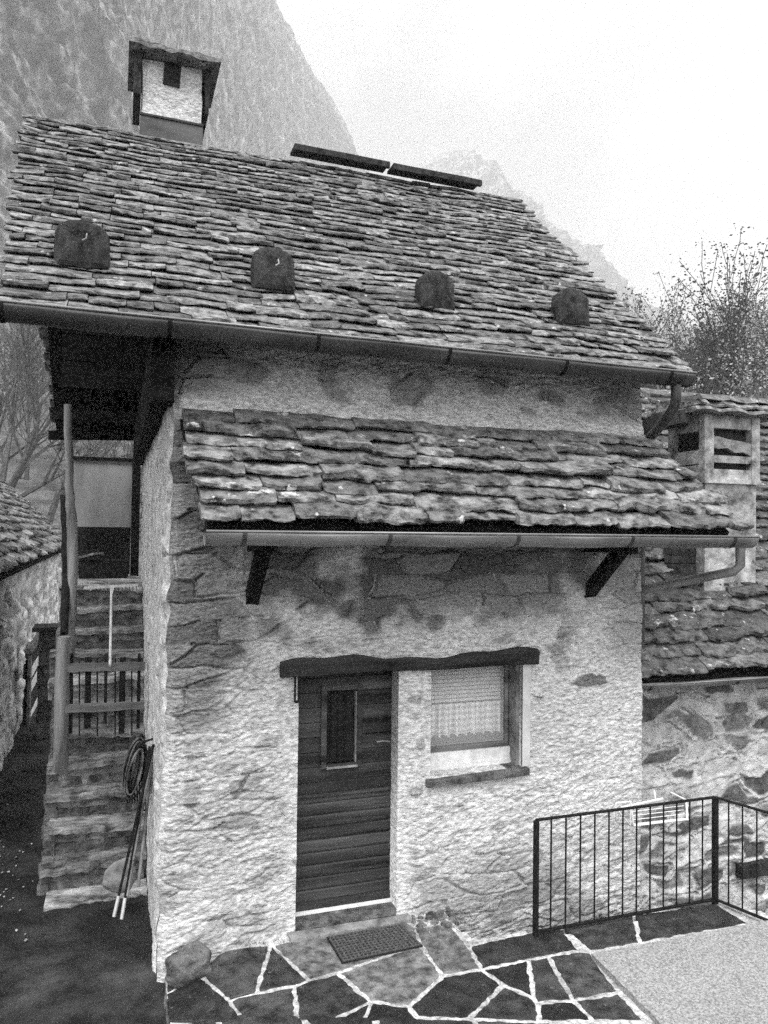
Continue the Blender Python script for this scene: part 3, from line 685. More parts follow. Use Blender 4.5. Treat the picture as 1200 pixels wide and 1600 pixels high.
def inset_poly(pts, d):
    c = sum(pts, Vector())/len(pts); n = len(pts); out = []
    ar = sum(pts[i].x*pts[(i+1) % n].y-pts[(i+1) % n].x*pts[i].y for i in range(n))
    if ar < 0: pts = pts[::-1]
    for i in range(n):
        p0, p1, p2 = pts[i-1], pts[i], pts[(i+1) % n]
        e1 = (p1-p0).normalized(); e2 = (p2-p1).normalized()
        n1 = Vector((-e1.y, e1.x, 0)); n2 = Vector((-e2.y, e2.x, 0)); b = (n1+n2)
        if b.length < .2: b = n1
        b.normalize(); k = min(1/max(.4, b.dot(n1)), 2.2)
        out.append(p1+b*d*k)
    return out
def flag_mesh(mb, pts, d, h=.014):
    ip = inset_poly(pts, d); 
    # subdivide the edges and make them uneven
    r = []
    for i in range(len(ip)):
        a, b = ip[i], ip[(i+1) % len(ip)]; k = max(1, int((b-a).length/.035))
        for j in range(k):
            p = a.lerp(b, j/k); r.append(p+Vector((random.uniform(-.008, .008), random.uniform(-.008, .008), 0)))
    n = len(r); c = sum(r, Vector())/n
    V = [(p.x, p.y, terrace_z(p.x, p.y)-.02) for p in r]+[(p.x, p.y, terrace_z(p.x, p.y)+h*.6) for p in r]
    r2 = [p+(c-p).normalized()*.008 for p in r]; V += [(p.x, p.y, terrace_z(p.x, p.y)+h+random.uniform(-.0015, .0015)) for p in r2]+[(c.x, c.y, terrace_z(c.x, c.y)+h+.002)]
    Fc = []
    for i in range(n):
        j = (i+1) % n; Fc += [(i, j, n+j, n+i), (n+i, n+j, 2*n+j, 2*n+i), (2*n+i, 2*n+j, 3*n)]
    mb.add(V, Fc)
mbs = {0: MB(), 1: MB(), 2: MB()}
allp = []
for px, kd in polys:
    p = flag(px, kd); flag_mesh(mbs[kd], p, .015)
# more of the same paving towards and beside the viewpoint
gx = np.arange(-1.6, 3.2, .48); EL0 = onZ(262, 1602, TZ-.1); EL1 = onZ(1010, 1602, TZ)
for iy, yy in enumerate(np.arange(-1.35, -5.2, -.42)):
    for ix, xx in enumerate(gx):
        def J(i, j):
            x_ = max(.05, -1.6+i*.48+.13*(_h(np.int64(i), np.int64(j), 1, 4)-.5)*2)
            return Vector((min(x_, 3.05), EL0[1]+(EL1[1]-EL0[1])*(x_-EL0[0])/(EL1[0]-EL0[0])-.015-j*.42+.12*(_h(np.int64(i), np.int64(j), 2, 4)-.5)*2*(j > 0), 0))
        if xx+.48 < .1 or xx > 3.0: continue
        flag_mesh(mbs[0], [J(ix, iy), J(ix+1, iy), J(ix+1, iy+1), J(ix, iy+1)], .017)
for k, nm, mm in ((0, 'flagstone_paving', 'flag'), (1, 'flagstone_paving', 'flag_light'), (2, 'flagstone_paving', 'flag_light')):
    o = mbs[k].obj(nm, M[mm]); tag(o, kind='structure')
# terrace bed (mortar) with its edges
V = []; Fc = []
outl = [(-.02, -.02), (2.2, -.02), (2.45, -.36), (2.78, -.60), (4.62, -.56), (4.95, -.9), (4.95, -6.6), (-.3, -6.6), (-.12, -1.2), (-.08, -.4)]
e1, e2, e3 = onZ(705, 1443, TZ), onZ(738, 1470, TZ), onZ(822, 1458, TZ)
outl = [(.03, .04), (e1[0], .04), (e1[0], min(e1[1], -.02)), (e2[0], e2[1]), (e3[0], e3[1]), (2.84, -.67), (4.66, -.64), (4.90, -1.0), (4.95, -6.6), (.0, -6.6), (.01, -1.2), (.0, -.4)]
import itertools
import bmesh
def poly_slab(name, outl, zt, zb, m, parent=None, sub=.08):
    pts = []
    for i in range(len(outl)):
        a = np.array(outl[i]); b = np.array(outl[(i+1) % len(outl)]); k = max(1, int(np.linalg.norm(b-a)/sub))
        for j in range(k):
            p = a+(b-a)*j/k; pts.append(p+RS.uniform(-.006, .006, 2))
    n = len(pts)
    V = [(p[0], p[1], zt(p[0], p[1]) if callable(zt) else zt) for p in pts]+[(p[0], p[1], zb) for p in pts]
    Fc = [(i, n+i, n+(i+1) % n, (i+1) % n) for i in range(n)]+[tuple(range(n)), tuple(range(2*n-1, n-1, -1))]
    return mesh_obj(name, V, Fc, m, parent, False, {'tint': [.5]*2*n, 'stone': [0]*2*n})
tag(poly_slab('terrace', [p for p in outl], lambda x, y: TZ-.105, -1.6, M['stone']), kind='structure')
gxx = np.arange(.02, 4.95, .035); gyy_ = np.arange(-6.55, .05, .035); XX, YY = np.meshgrid(gxx, gyy_)
ZZ = TZ-.10*sstep(.55, -.05, XX)+.010-.010*sstep(.7, .5, XX)+.0035*fbm(XX*9, YY*9, 0, 3, 81)
def inside(px, py, poly):
    r = np.zeros(px.shape, bool); n = len(poly)
    for k in range(n):
        x1, y1 = poly[k]; x2, y2 = poly[(k+1) % n]
        if y1 == y2: continue
        c_ = ((y1 > py) != (y2 > py)) & (px < (x2-x1)*(py-y1)/(y2-y1)+x1); r ^= c_
    return r
idm = np.arange(XX.size).reshape(XX.shape); qm = np.stack([idm[:-1, :-1], idm[:-1, 1:], idm[1:, 1:], idm[1:, :-1]], -1).reshape(-1, 4)
km = inside(XX.ravel()[qm].mean(1), YY.ravel()[qm].mean(1), outl)
tag(mesh_obj('mortar_bed', np.stack([XX, YY, ZZ], -1).reshape(-1, 3), qm[km], M['mortar'], None, True), kind='structure')
# raised granite slab at the right
GS = -.045
c = [onZ(u, v, GS) for u, v in ((925, 1490), (1190, 1440))]
sl = thing('granite_slab', 'large pale speckled slab lying at the right of the dark flagstones', 'stone slab')
poly_slab('slab_top', [(c[0][0], c[0][1]), (c[1][0], c[1][1]), (5.6, c[1][1]+.0), (5.6, -5.2), (c[0][0]-.0, -5.2), (c[0][0]-.06, -1.9)], GS, TZ+.002, M['granite'], sl)

# rubble and weeds along the wall foot
def pebble(mb, c, r, sq=(1, 1, .6), seed=0, seg=8, rings=6, amp=.25):
    V = []; 
    for i in range(rings+1):
        th = math.pi*i/rings
        for j in range(seg):
            ph = 2*math.pi*j/seg; V.append((math.sin(th)*math.cos(ph), math.sin(th)*math.sin(ph), math.cos(th)))
    A = np.array(V); d = 1+amp*fbm(A[:, 0]*1.3+seed*7.3, A[:, 1]*1.3, A[:, 2]*1.3, 3, seed)
    A = A*d[:, None]*np.array(sq)*r+np.array(c)
    Fc = [(i*seg+j, (i+1)*seg+j, (i+1)*seg+(j+1) % seg, i*seg+(j+1) % seg) for i in range(rings) for j in range(seg)]
    mb.add(A.tolist(), Fc)
for i, (x, y, r) in enumerate(((2.12, -.1, .10), (2.28, -.14, .06), (2.42, -.17, .05), (1.98, -.07, .05), (2.55, -.2, .07))):
    pass
mb = MB()
for i in range(60):
    x = random.uniform(1.95, 2.32); y = -random.uniform(.02, .30); pebble(mb, (x, y, TZ+.005+random.uniform(-.01, .01)), random.uniform(.012, .045), seed=i, seg=7, rings=5)
tag(mb.obj('rubble_stones', M['stone']), 'small loose stones and grit heaped at the foot of the wall right of the door', 'rubble', kind='stuff')
mb = MB()
for i in range(380):
    if i < 250: x = random.gauss(2.15, .25); y = -abs(random.gauss(.16, .12))-.03
    else: x = random.uniform(.05, 2.8); y = -.05-abs(random.gauss(0, .03))
    if 1.2 < x < 1.93 and y > -.5: continue
    h_ = random.uniform(.01, .035); a = random.uniform(0, 6.28); dx, dy = math.cos(a)*.012, math.sin(a)*.012
    zz = terrace_z(x, y)+.008
    mb.add([(x-dy*.4, y+dx*.4, zz), (x+dy*.4, y-dx*.4, zz), (x+dx*1.5, y+dy*1.5, zz+h_)], [(0, 1, 2)])
tag(mb.obj('weeds', M['leaf']), 'low tufts of weeds and moss along the foot of the facade', 'weeds', kind='stuff')
# boulder at the corner
mb = MB(); c = onZ(283, 1507, -.2)
pebble(mb, (.17, -.20, -.07), .155, (1.12, .85, .80), 5, 44, 34, .42)
tag(mb.obj('boulder', M['stone'], None, True), 'rounded dark boulder at the left foot of the facade corner', 'boulder')
# doormat
mat_c = [onZ(u, v, TZ+.02) for u, v in ((512, 1458), (622, 1430), (660, 1474), (540, 1503))]
mc = [Vector((p[0], min(p[1], -.16), 0)) for p in mat_c]
mc = [Vector((1.255, -.15, 0)), Vector((1.865, -.15, 0)), Vector((1.93, -.50, 0)), Vector((1.27, -.53, 0))]
mc = [Vector((1.22, -.155, 0)), Vector((1.84, -.148, 0)), Vector((1.885, -.50, 0)), Vector((1.235, -.535, 0))]
dm = thing('doormat', 'black ribbed rubber doormat on the pale step stone before the door', 'doormat')
mb = MB(); zt = TZ+.018
mb.add([(p.x, p.y, zt) for p in mc]+[(p.x, p.y, zt+.008) for p in mc], [(3, 2, 1, 0), (4, 7, 6, 5), (0, 1, 5, 4), (1, 2, 6, 5), (2, 3, 7, 6), (3, 0, 4, 7)])
mb.obj('mat_base', M['rubber'], dm)
mb = MB()
for i in range(20):
    t_ = (i+.5)/20; a = mc[0].lerp(mc[1], t_); b = mc[3].lerp(mc[2], t_); mb.beam((a.x, a.y-.008, zt+.012), (b.x, b.y+.008, zt+.012), .012, .010)
for i in range(11):
    t_ = (i+.5)/11; a = mc[0].lerp(mc[3], t_); b = mc[1].lerp(mc[2], t_); mb.beam((a.x+.008, a.y, zt+.0105), (b.x-.008, b.y, zt+.0105), .012, .010)
mb.obj('ribs', M['rubber_rib'], dm)

# ------------------------------------------------------------------ railing
rail = thing('iron_railing', 'black wrought iron railing with thin upright bars at the terrace edge', 'railing')
p1 = onZ(836, 1465, TZ)[:2]; p2 = onZ(1118, 1414, TZ)[:2]; p1[1] = p2[1] = (p1[1]+p2[1])/2
p3 = np.array([p2[0]+.42, p2[1]-1.25])
zt0 = onY(836, 1280, p1[1])[2]; zt1 = onY(1118, 1249, p2[1])[2]; zb0 = onY(836, 1456, p1[1])[2]; zb1 = onY(1118, 1405, p2[1])[2]
ztop = (zt0+zt1)/2; zbot = (zb0+zb1)/2
zbot = max(zbot, TZ+.03)
for (p, w_) in ((p1, .035), (p2, .04), (p3, .035)):
    mb = MB(); mb.box(p[0]-w_/2, p[0]+w_/2, p[1]-w_/2, p[1]+w_/2, TZ-.05, ztop); mb.obj('post', M['iron'], rail)
for (a, b, nb) in ((p1, p2, 12), (p2, p3, 10)):
    for z_, hh in ((ztop+.006, .012), (zbot, .012)):
        mb = MB(); mb.beam((a[0], a[1], z_), (b[0], b[1], z_), .034, hh); mb.obj('rail_bar', M['iron'], rail)
    for i in range(1, nb+1):
        q = a+(b-a)*i/(nb+1); mb = MB(); mb.tube([(q[0], q[1], zbot), (q[0], q[1], ztop)], .0075, 6); mb.obj('baluster', M['iron'], rail)
# white wire airer hanging on the wall
air = thing('clothes_airer', 'small white wire clothes airer hanging on the wall behind the railing', 'clothes airer')
ya = -.12
def A_(u, v, y): 
    p = onY(u, v, y); return (p[0], p[1], p[2])
mb = MB()
mb.tube([A_(962, 1255, -.3), A_(985, 1252, -.3), A_(985, 1290, -.3), A_(962, 1262, -.3), A_(962, 1255, -.3)], .008, 6)
mb.tube([A_(1048, 1238, -.06), A_(1072, 1250, -.2), A_(1074, 1282, -.32)], .009, 6)
mb.tube([A_(985, 1252, -.3), A_(990, 1290, -.32), A_(1074, 1280, -.32)], .009, 6)
mb.tube([A_(970, 1262, -.10), A_(1035, 1248, -.06)], .012, 6); mb.tube([A_(1024, 1248, -.06), A_(1022, 1234, -.03)], .008, 6)
mb.obj('wire_frame', M['white'], air)
mb = MB()
for k in range(4):
    y_ = -.12-.05*k; v0 = 1268+k*6.5; mb.tube([A_(988, v0, y_), A_(1068, v0-9, y_)], .004, 5)
mb.obj('drying_lines', M['white'], air)

# ------------------------------------------------------------------ stairs on the left
st = thing('stone_staircase', 'steep outside stone staircase climbing the left side of the cottage', 'staircase')
Y0 = 1.72; Z0 = -.40
for k in range(12):
    z = Z0+.247*k; y = Y0+.262*k
    mb = MB()
    xa = -1.0+random.uniform(-.09, .09); n = 16; V = []
    for i in range(n+1):
        x = xa+(-.03-xa)*i/n; yy = y+random.uniform(-.022, .022)+.04*(x+.5)*math.sin(k*1.7); dz = random.uniform(-.012, .012)+.06*(x+.5)*math.sin(k*2.1)
        V += [(x, yy+.10, z-.25), (x, yy+.085, z-.075+dz), (x, yy, z-.06+dz), (x, yy+.004, z-.012+dz), (x, yy+.02, z+dz), (x, yy+.34, z+dz*.5), (x, yy+.34, z-.25)]
    Fc = [(i*7+j, i*7+(j+1) % 7, i*7+7+(j+1) % 7, i*7+7+j) for i in range(n) for j in range(7)]+[tuple(range(6, -1, -1)), tuple(n*7+j for j in range(7))]
    mb.add(V, Fc); mb.obj('step', M['step'], st)
rough_box('landing', -1.0, -.02, Y0+.262*12, 7.6, 2.05, Z0+.247*11+.03, M['step'], st, .012, .08, 3)
def stair_side(U, Z):
    hs, e, c = stones(U, Z, .3, .15, 91, .05, .2, .3); return hs, np.ones_like(hs)*sstep(.02, .2, e), c
# side of the flight: stacked stones under each step
mb = MB()
for k in range(12):
    y = Y0+.262*k; zt = Z0+.247*k-.06; z = -1.2
    while z < zt-.02:
        h_ = min(random.uniform(.1, .2), zt-z); mb.beam((-.96+random.uniform(-.03, .03), y+.06, z+h_/2), (-.96+random.uniform(-.03, .03), y+.33, z+h_/2), .10, h_*.97, wob=.06, n=3); z += h_
    mb.box(-.93, -.05, y+.08, y+.30, -1.2, zt-.1)
mb.obj('side_masonry', M['stone'], st)
# stone pier behind the stairs
pr = thing('stone_pier', 'square dark stone pier standing left of the outside staircase', 'pier')
mb = MB(); z = -1.4; c = onY(78, 985, 8.0)
while z < c[2]:
    h_ = random.uniform(.14, .26); mb.beam((c[0]-.17, 8.2+random.uniform(-.03, .03), z+h_/2), (c[0]+.17+random.uniform(-.03, .03), 8.2, z+h_/2), .4, h_*.95, wob=.08, n=4); z += h_
mb.obj('pier_stones', M['stone'], pr)
mb = MB(); mb.beam((c[0]-.26, 8.15, z+.03), (c[0]+.26, 8.15, z+.03), .6, .07, wob=.1, n=5); mb.obj('coping', M['slate_dark'], pr)

# posts and handrail
def pole(name, label, cat, pts, rs, m, group=None, seg=10):
    mb = MB(); P = [Vector(p) for p in pts]; Q = []; R = []
    for i in range(len(P)-1):
        for j in range(6):
            t_ = j/6; q = P[i].lerp(P[i+1], t_); Q.append(q+Vector((random.uniform(-.006, .006), random.uniform(-.006, .006), 0))); R.append(rs[i]+(rs[i+1]-rs[i])*t_)
    Q.append(P[-1]); R.append(rs[-1]); mb.tube(Q, R, seg, wob=.11)
    o = mb.obj(name, m); smooth_by_angle(o, 60); return tag(o, label, cat, group)
a = onY(106, 632, 2.9); b = onY(108, 760, 2.9); c = onY(114, 850, 2.9); d = onY(110, 1000, 2.8); e = onY(94, 1200, 2.7)
pole('wooden_post', 'tall crooked round wooden post rising beside the stairs to the eave', 'post', [e, d, c, b, a], [.052, .05, .056, .046, .038], M['wood_post'])
a = onY(98, 775, 3.6); b = onY(104, 880, 3.0); c = onY(101, 990, 2.55)
pole('wooden_handrail', 'sloping dark handrail pole lashed to the tall stair post', 'handrail', [c, b, a], [.04, .045, .03], M['wood_dark'])
a = onY(99, 995, 2.35); b = onY(93, 1205, 2.35)
pole('short_post', 'short thick weathered post at the left end of the stair gate', 'post', [b, a], [.075, .07], M['wood_post'])
# gate
gt = thing('wooden_gate', 'low rough gate of two poles and upright slats across the stairs', 'gate')
gy = 2.32
def G(u, v): 
    p = onY(u, v, gy); return p
for (ua, va, ub, vb) in ((98, 1043, 230, 1041), (96, 1107, 226, 1102)):
    mb = MB(); p = G(ua, va); q = G(ub, vb); q[0] = min(q[0], -.07); mb.beam(p, q, .05, .075, wob=.13, n=8); mb.obj('gate_rail', M['wood_gray'], gt)
for i, u in enumerate((112, 138, 166, 192, 218)):
    mb = MB(); p = G(u, 1022+(i % 2)*6); q = G(u-2, 1148-(i % 3)*8); mb.beam((q[0], gy+.045, q[2]), (p[0], gy+.045, p[2]), .032+.03*(i % 2), .02, upv=(0, 1, 0), wob=.12, n=4); mb.obj('gate_slat', M['wood_dark'], gt)
for i, u in enumerate((124, 152, 180, 206)):
    mb = MB(); p = G(u, 1030); q = G(u, 1150); mb.tube([(q[0], gy+.02, q[2]), (p[0], gy+.02, p[2])], .008, 5); mb.obj('gate_bar', M['iron'], gt)
# rake
rk = thing('hay_rake', 'pale wooden hay rake leaning head up on the stairs above the gate', 'rake')
h0 = onY(172, 1040, 2.26); h1 = onY(174, 922, 4.15)
h1 = onY(174, 920, 3.9)
mb = MB(); mb.tube([h0, h1], .014, 8); 
l = onY(131, 919, 3.9); r_ = onY(216, 914, 3.9)
mb.tube([np.array(h0)+(np.array(h1)-np.array(h0))*.88, l*.45+r_*.55+(0, 0, 0)], .008, 6); mb.obj('handle', M['wood_pale'], rk)
mb = MB(); mb.beam(l, r_, .03, .03, wob=.1, n=6); mb.obj('rake_head', M['wood_pale'], rk)
for i in range(15):
    q = l+(r_-l)*(i+.5)/15; mb = MB(); mb.tube([q, q+np.array([0, .015, -.085])], .005, 5); mb.obj('tine', M['wood_gray'], rk)
# board panel and dark store on the landing
bx = thing('landing_screen', 'pale grey board panel closing the far end of the stair landing', 'panel')
P0 = onY(114, 716, 6.3); P1 = onY(208, 824, 6.3)
mb = MB(); mb.box(P0[0], P1[0], 6.3, 6.33, P1[2], P0[2]); mb.obj('board', M['panel'], bx)
mb = MB(); mb.box(P0[0], P1[0], 6.26, 6.299, P0[2]-.02, P0[2]+.03); mb.box(P1[0]-.03, P1[0]+.09, 6.25, 6.299, 2.3, P0[2]-.02); mb.obj('frame', M['wood_dark'], bx)
mb = MB(); mb.box(P0[0], P1[0]-.03, 6.6, 6.63, 2.0, P1[2]); mb.obj('backing', M['black'], bx)
cr = thing('slate_table', 'low dark table with a tilted slab on the stair landing', 'table')
p = onY(125, 900, 5.2); q = onY(205, 900, 5.2); mb = MB(); mb.box(-.86, -.2, 5.6, 6.1, 2.36, 2.60); mb.obj('table_body', M['wood_dark'], cr)
mb = MB(); mb.beam((-.88, 5.8, 2.62), (-.6, 5.7, 2.70), .4, .03, n=1); mb.obj('slab', M['slate'], cr)
# rods leaning on the side wall, hose reel
def rodpt(u, v, y): 
    p = onY(u, v, y); return (min(p[0], -.03), p[1], p[2])
rods = [((240, 1163), (178, 1432), .012, 'iron'), ((234, 1166), (190, 1436), .012, 'iron'), ((241, 1172), (199, 1400), .010, 'wood_gray'), ((238, 1180), (216, 1385), .014, 'wood_post'), ((243, 1190), (208, 1345), .009, 'wood_gray')]
labs = ['longest thin dark rod, leftmost of the rods leaning at the corner', 'thin dark rod with a bent pale foot, second of the leaning rods', 'grey stick in the middle of the rods leaning at the corner', 'thickest knotty stick among the rods leaning at the corner', 'short thin grey stick behind the other leaning rods']
for i, (t0, t1, r_, mm) in enumerate(rods):
    p = rodpt(*t0, .95+.1*i); q = rodpt(*t1, .80-.02*i); 
    mid = (Vector(p)+Vector(q))/2+Vector((random.uniform(-.01, .01), .03, 0))
    mb = MB(); mb.tube([p, mid, q], r_, 6, wob=.1); o = tag(mb.obj('leaning_rod', M[mm]), labs[i], 'rod', 'rods leaning on the side wall')
    if i < 2:
        d_ = (Vector(q)-Vector(p)).normalized(); b = MB(); b.tube([Vector(q)-d_*.16, Vector(q)], r_*1.15, 6); b.obj('pale_tip', M['wood_pale'], o)
hc = thing('hose_coil', 'dark cable coil hanging on the side wall beside the leaning rods', 'cable coil')
cc = onY(211, 1200, 1.25)
for k in range(14):
    mb = MB(); rx, rz = .06+.035*random.uniform(-1, 1), .21+.05*random.uniform(-1, 1); o0 = random.uniform(-.02, .02)
    pts = [(cc[0]+o0+rx*math.sin(t_)+.04*math.cos(t_), 1.25+.02*k-.05+.02*math.sin(2*t_), cc[2]-.02+rz*math.cos(t_)) for t_ in np.linspace(0, 2*math.pi, 25)]
    mb.tube(pts, .010, 6, cap=False); mb.obj('loop', M['iron' if k % 3 else 'stone'], hc, True)
mb = MB(); mb.tube([(cc[0], 1.28, cc[2]+.2), (-.02, 1.28, cc[2]+.24)], .012, 6); mb.obj('hook', M['iron'], hc)
mb = MB()
for k in range(7): mb.tube([(cc[0]-.07+k*.022, 1.3, cc[2]-.12), (cc[0]-.06+k*.022, 1.3, cc[2]-.32)], .007, 5)
mb.obj('cable_end', M['iron'], hc)
mb = MB(); c = onY(186, 1372, 1.25); pebble(mb, (c[0], 1.3, c[2]), .14, (1.05, .35, 1.0), 8, 28, 18, .38)
tag(mb.obj('round_stone', M['stone_pale'], None, True), 'pale rounded flat stone leaning behind the rods at the stair foot', 'stone')

# ------------------------------------------------------------------ ground
def ground_z(x, y):
    z = -.42+.20*sstep(1.3, .1, y)*sstep(-1.6, -.4, x)
    z = z+.14*sstep(2, 7, y)*0-.25*sstep(6, 20, y)-1.0*sstep(4.2, 5.2, x)
    z = z-1.05*sstep(2.3, 2.6, x)*sstep(-.9, -.3, y)*sstep(1.0, .5, y)
    return z+.04*fbm(x*.8, y*.8, 0, 4, 50)+.012*fbm(x*5, y*5, 0, 3, 51)
gx = np.concatenate([np.array([-900, -300, -100, -40, -20, -10]), np.arange(-6, 8, .12), np.array([9, 12, 20, 40, 100, 300, 900])])
gyy = np.concatenate([np.array([-300, -60, -20, -9]), np.arange(-6, 20, .12), np.array([24, 32, 45, 80, 150, 400, 1200])])
X, Y = np.meshgrid(gx, gyy); Z = ground_z(X, Y)
# hollow under the terrace so nothing pokes through
idx = np.arange(X.size).reshape(X.shape)
q = np.stack([idx[:-1, :-1], idx[:-1, 1:], idx[1:, 1:], idx[1:, :-1]], -1).reshape(-1, 4)
tag(mesh_obj('ground', np.stack([X, Y, Z], -1).reshape(-1, 3), q, M['ground'], None, True), kind='structure')
# leaves / litter specks on the dark alley
mb = MB()
for i in range(38):
    u, v = (random.gauss(20, 22), random.gauss(1380, 45)) if i < 45 else (random.uniform(0, 90), random.uniform(1350, 1500))
    p = onZ(u, v, -.42); z = float(ground_z(np.float64(p[0]), np.float64(p[1])))+.012; s_ = random.uniform(.006, .018); a = random.uniform(0, 6.28)
    mb.add([(p[0]+s_*math.cos(a+k*1.57), p[1]+s_*math.sin(a+k*1.57)*1.4, z+random.uniform(0, .01)) for k in range(4)], [(0, 1, 2, 3)])
tag(mb.obj('fallen_leaves', M['leaf_pale']), 'pale fallen leaves scattered on the dark alley ground at lower left', 'leaves', kind='stuff')

# ------------------------------------------------------------------ neighbour house on the right
rh = thing('neighbour_house', 'low stone house with slate roof joining the cottage on the right', 'house')
RY = .62; RG = .30
rzg = onY(1100, 1062, RG)[2]
def right_h(U, Z):
    wu = U/.46+.35*fbm(U*3, Z*3, 0, 4, 5); wz = Z/.23+.35*fbm(U*3, Z*3, 0, 4, 9); wu = wu+.5*(np.floor(wz) % 2)
    f1, f2, c = worley(wu, wz, 131, .8); g_ = f2-f1
    on = ((c*7.3) % 1 > .28)*sstep(.10+.25*((c*3.7) % 1), .2+.25*((c*3.7) % 1), g_)
    pl = .02*fbm(U*3, Z*4, 0, 4, 134)+.014*fbm(U*16, Z*22, 0, 5, 135)+.02*sstep(.3, 0, g_)
    h = pl*(1-on)+on*(.05*((c*5.1) % 1)-.012+.018*fbm(U*9, Z*14, c*5, 5, 136))
    h = h-.05*sstep(.55, .7, fbm(U*5, Z*9, 0, 3, 137)+.5)*(1-on)*sstep(.05, .0, np.abs(g_-.12))
    return h, on, c
us = lines(4.20, 8.4, .014); zs_ = lines(-1.8, rzg+.1, .014)
grid_wall('front_wall', 'x', us, zs_, RY, right_h, M['rubble'], rh)
mb = MB(); mb.box(8.3, 8.4, RY+.1, 6, -1.8, rzg); mb.obj('side_wall', M['rubble'], rh)
rr = bpy.data.objects.new('roof', None); S.collection.objects.link(rr); rr.parent = rh
ty = 4.0; tz = onY(1100, 628, ty)[2]; ll = math.hypot(ty-RG, tz-rzg); c2, s2 = (ty-RG)/ll, (tz-rzg)/ll; rws = int(ll/.19)
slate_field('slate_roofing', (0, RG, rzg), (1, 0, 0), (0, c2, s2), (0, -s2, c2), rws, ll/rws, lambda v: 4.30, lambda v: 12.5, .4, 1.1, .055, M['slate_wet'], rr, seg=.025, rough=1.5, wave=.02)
dk = MB(); dk.add([(4.3, RG+.05, rzg-.03), (12.4, RG+.05, rzg-.03), (12.4, ty, tz-.06), (4.3, ty, tz-.06), (4.3, 8, rzg-.03), (12.4, 8, rzg-.03), (4.3, RG+.05, rzg-.08), (12.4, RG+.05, rzg-.08)], [(0, 1, 2, 3), (3, 2, 5, 4), (6, 7, 1, 0), (4, 5, 7, 6)])
dk.obj('roof_deck', M['wood_dark'], rr)
g3 = gutter(4.27, 9.0, RG-.06, rzg-.0, rzg+.0, .055, M['gutter_light'], rh)
mb = MB(); mb.box(5.95, 7.2, RY-.10, RY+.05, *(lambda p: (p-.09, p+.05))(onY(1185, 1357, RY-.1)[2])); mb.obj('shelf_slab', M['slate_dark'], rh)
# chimney of the neighbour
cy = 1.02
cx0 = onY(1101, 850, cy)[0]; cx1 = onY(1181, 850, cy)[0]; zb_ = onY(1140, 960, cy)[2]; zm = onY(1140, 752, cy)[2]; zt_ = onY(1140, 650, cy)[2]
nc = rough_box('chimney', cx0, cx1, cy, cy+.55, zb_-.6, zm, M['chimney_render'], rr, .008, .05, 21)
e_ = .03
mb = MB(); X0, X1, Y1 = cx0-e_, cx1+e_, cy+.58
hz = zt_-zm
for (a, b, c_, d_, z0_, z1_) in ((X0, X0+.13, cy-e_, cy+.06, zm+.02, zt_), (X1-.12, X1, cy-e_, cy+.06, zm+.02, zt_), (X0, X0+.09, Y1-.08, Y1, zm+.02, zt_), (X1-.09, X1, Y1-.08, Y1, zm+.02, zt_)):
    mb.box(a, b, c_, d_, z0_, z1_)
mb.box(X0-.01, X1+.01, cy-e_-.01, Y1+.01, zm-.03, zm+.02)
for zz, hh in ((zm+.02, .15*hz), (zm+.02+hz*.25, .11*hz), (zm+hz*.80, .2*hz)):
    mb.box(X0+.13, X1-.12, cy-.02, cy+.05, zz, zz+hh); mb.box(X0+.01, X0+.07, cy+.06, Y1-.08, zz-.03, zz+hh+.06)
mb.obj('chimney_louvre', M['chimney_render'], nc)
mb = MB(); mb.box(X0+.085, X1-.085, cy+.062, Y1-.085, zm+.021, zt_-.002); mb.obj('flue', M['black'], nc)
mb = MB(); mb.beam((X0+.10, cy+.02, zm+hz*.60), (X1-.10, cy+.02, zm+hz*.50), .07, .16*hz, wob=.2, n=5); mb.obj('wedge_stone', M['stone_pale'], nc)
for k, (a, b, h_) in enumerate(((X0-.22, X1+.30, 0), (X0-.16, X1+.20, .075), (X0-.08, X1+.34, .15))):
    mb = MB(); n = 14; V = []
    for i in range(n+1):
        x = a+(b-a)*i/n; j0 = random.uniform(-.03, .03); z = zt_+h_+.012*math.sin(i*1.3+k)
        V += [(x, cy-.16+j0+k*.03, z+.02), (x, cy-.13+j0+k*.03, z+.06), (x, Y1+.12, z+.065), (x, Y1+.12, z), (x, cy-.12+j0, z)]
    mb.add(V, [(i*5+j, i*5+(j+1) % 5, i*5+5+(j+1) % 5, i*5+5+j) for i in range(n) for j in range(5)]+[(4, 3, 2, 1, 0), tuple(n*5+j for j in range(5))]); mb.obj('cap_slate', M['slate_pent'], nc)
mb = MB(); mb.beam((X0-.05, cy+.25, zt_-.03), (X0-.42, cy+.45, zt_-.10), .5, .16, wob=.15, n=5); mb.obj('mossy_slab', M['slate_dark'], nc)
# flank stones beside the chimney foot
mb = MB()
for k in range(9):
    z = zb_+.03+k*.085; mb.beam((cx0-.34+k*.02, cy+.15+k*.03, z), (cx0-.02, cy+.12, z), .3, .08, wob=.16, n=4)
mb.obj('flank_stones', M['slate_dark'], nc)

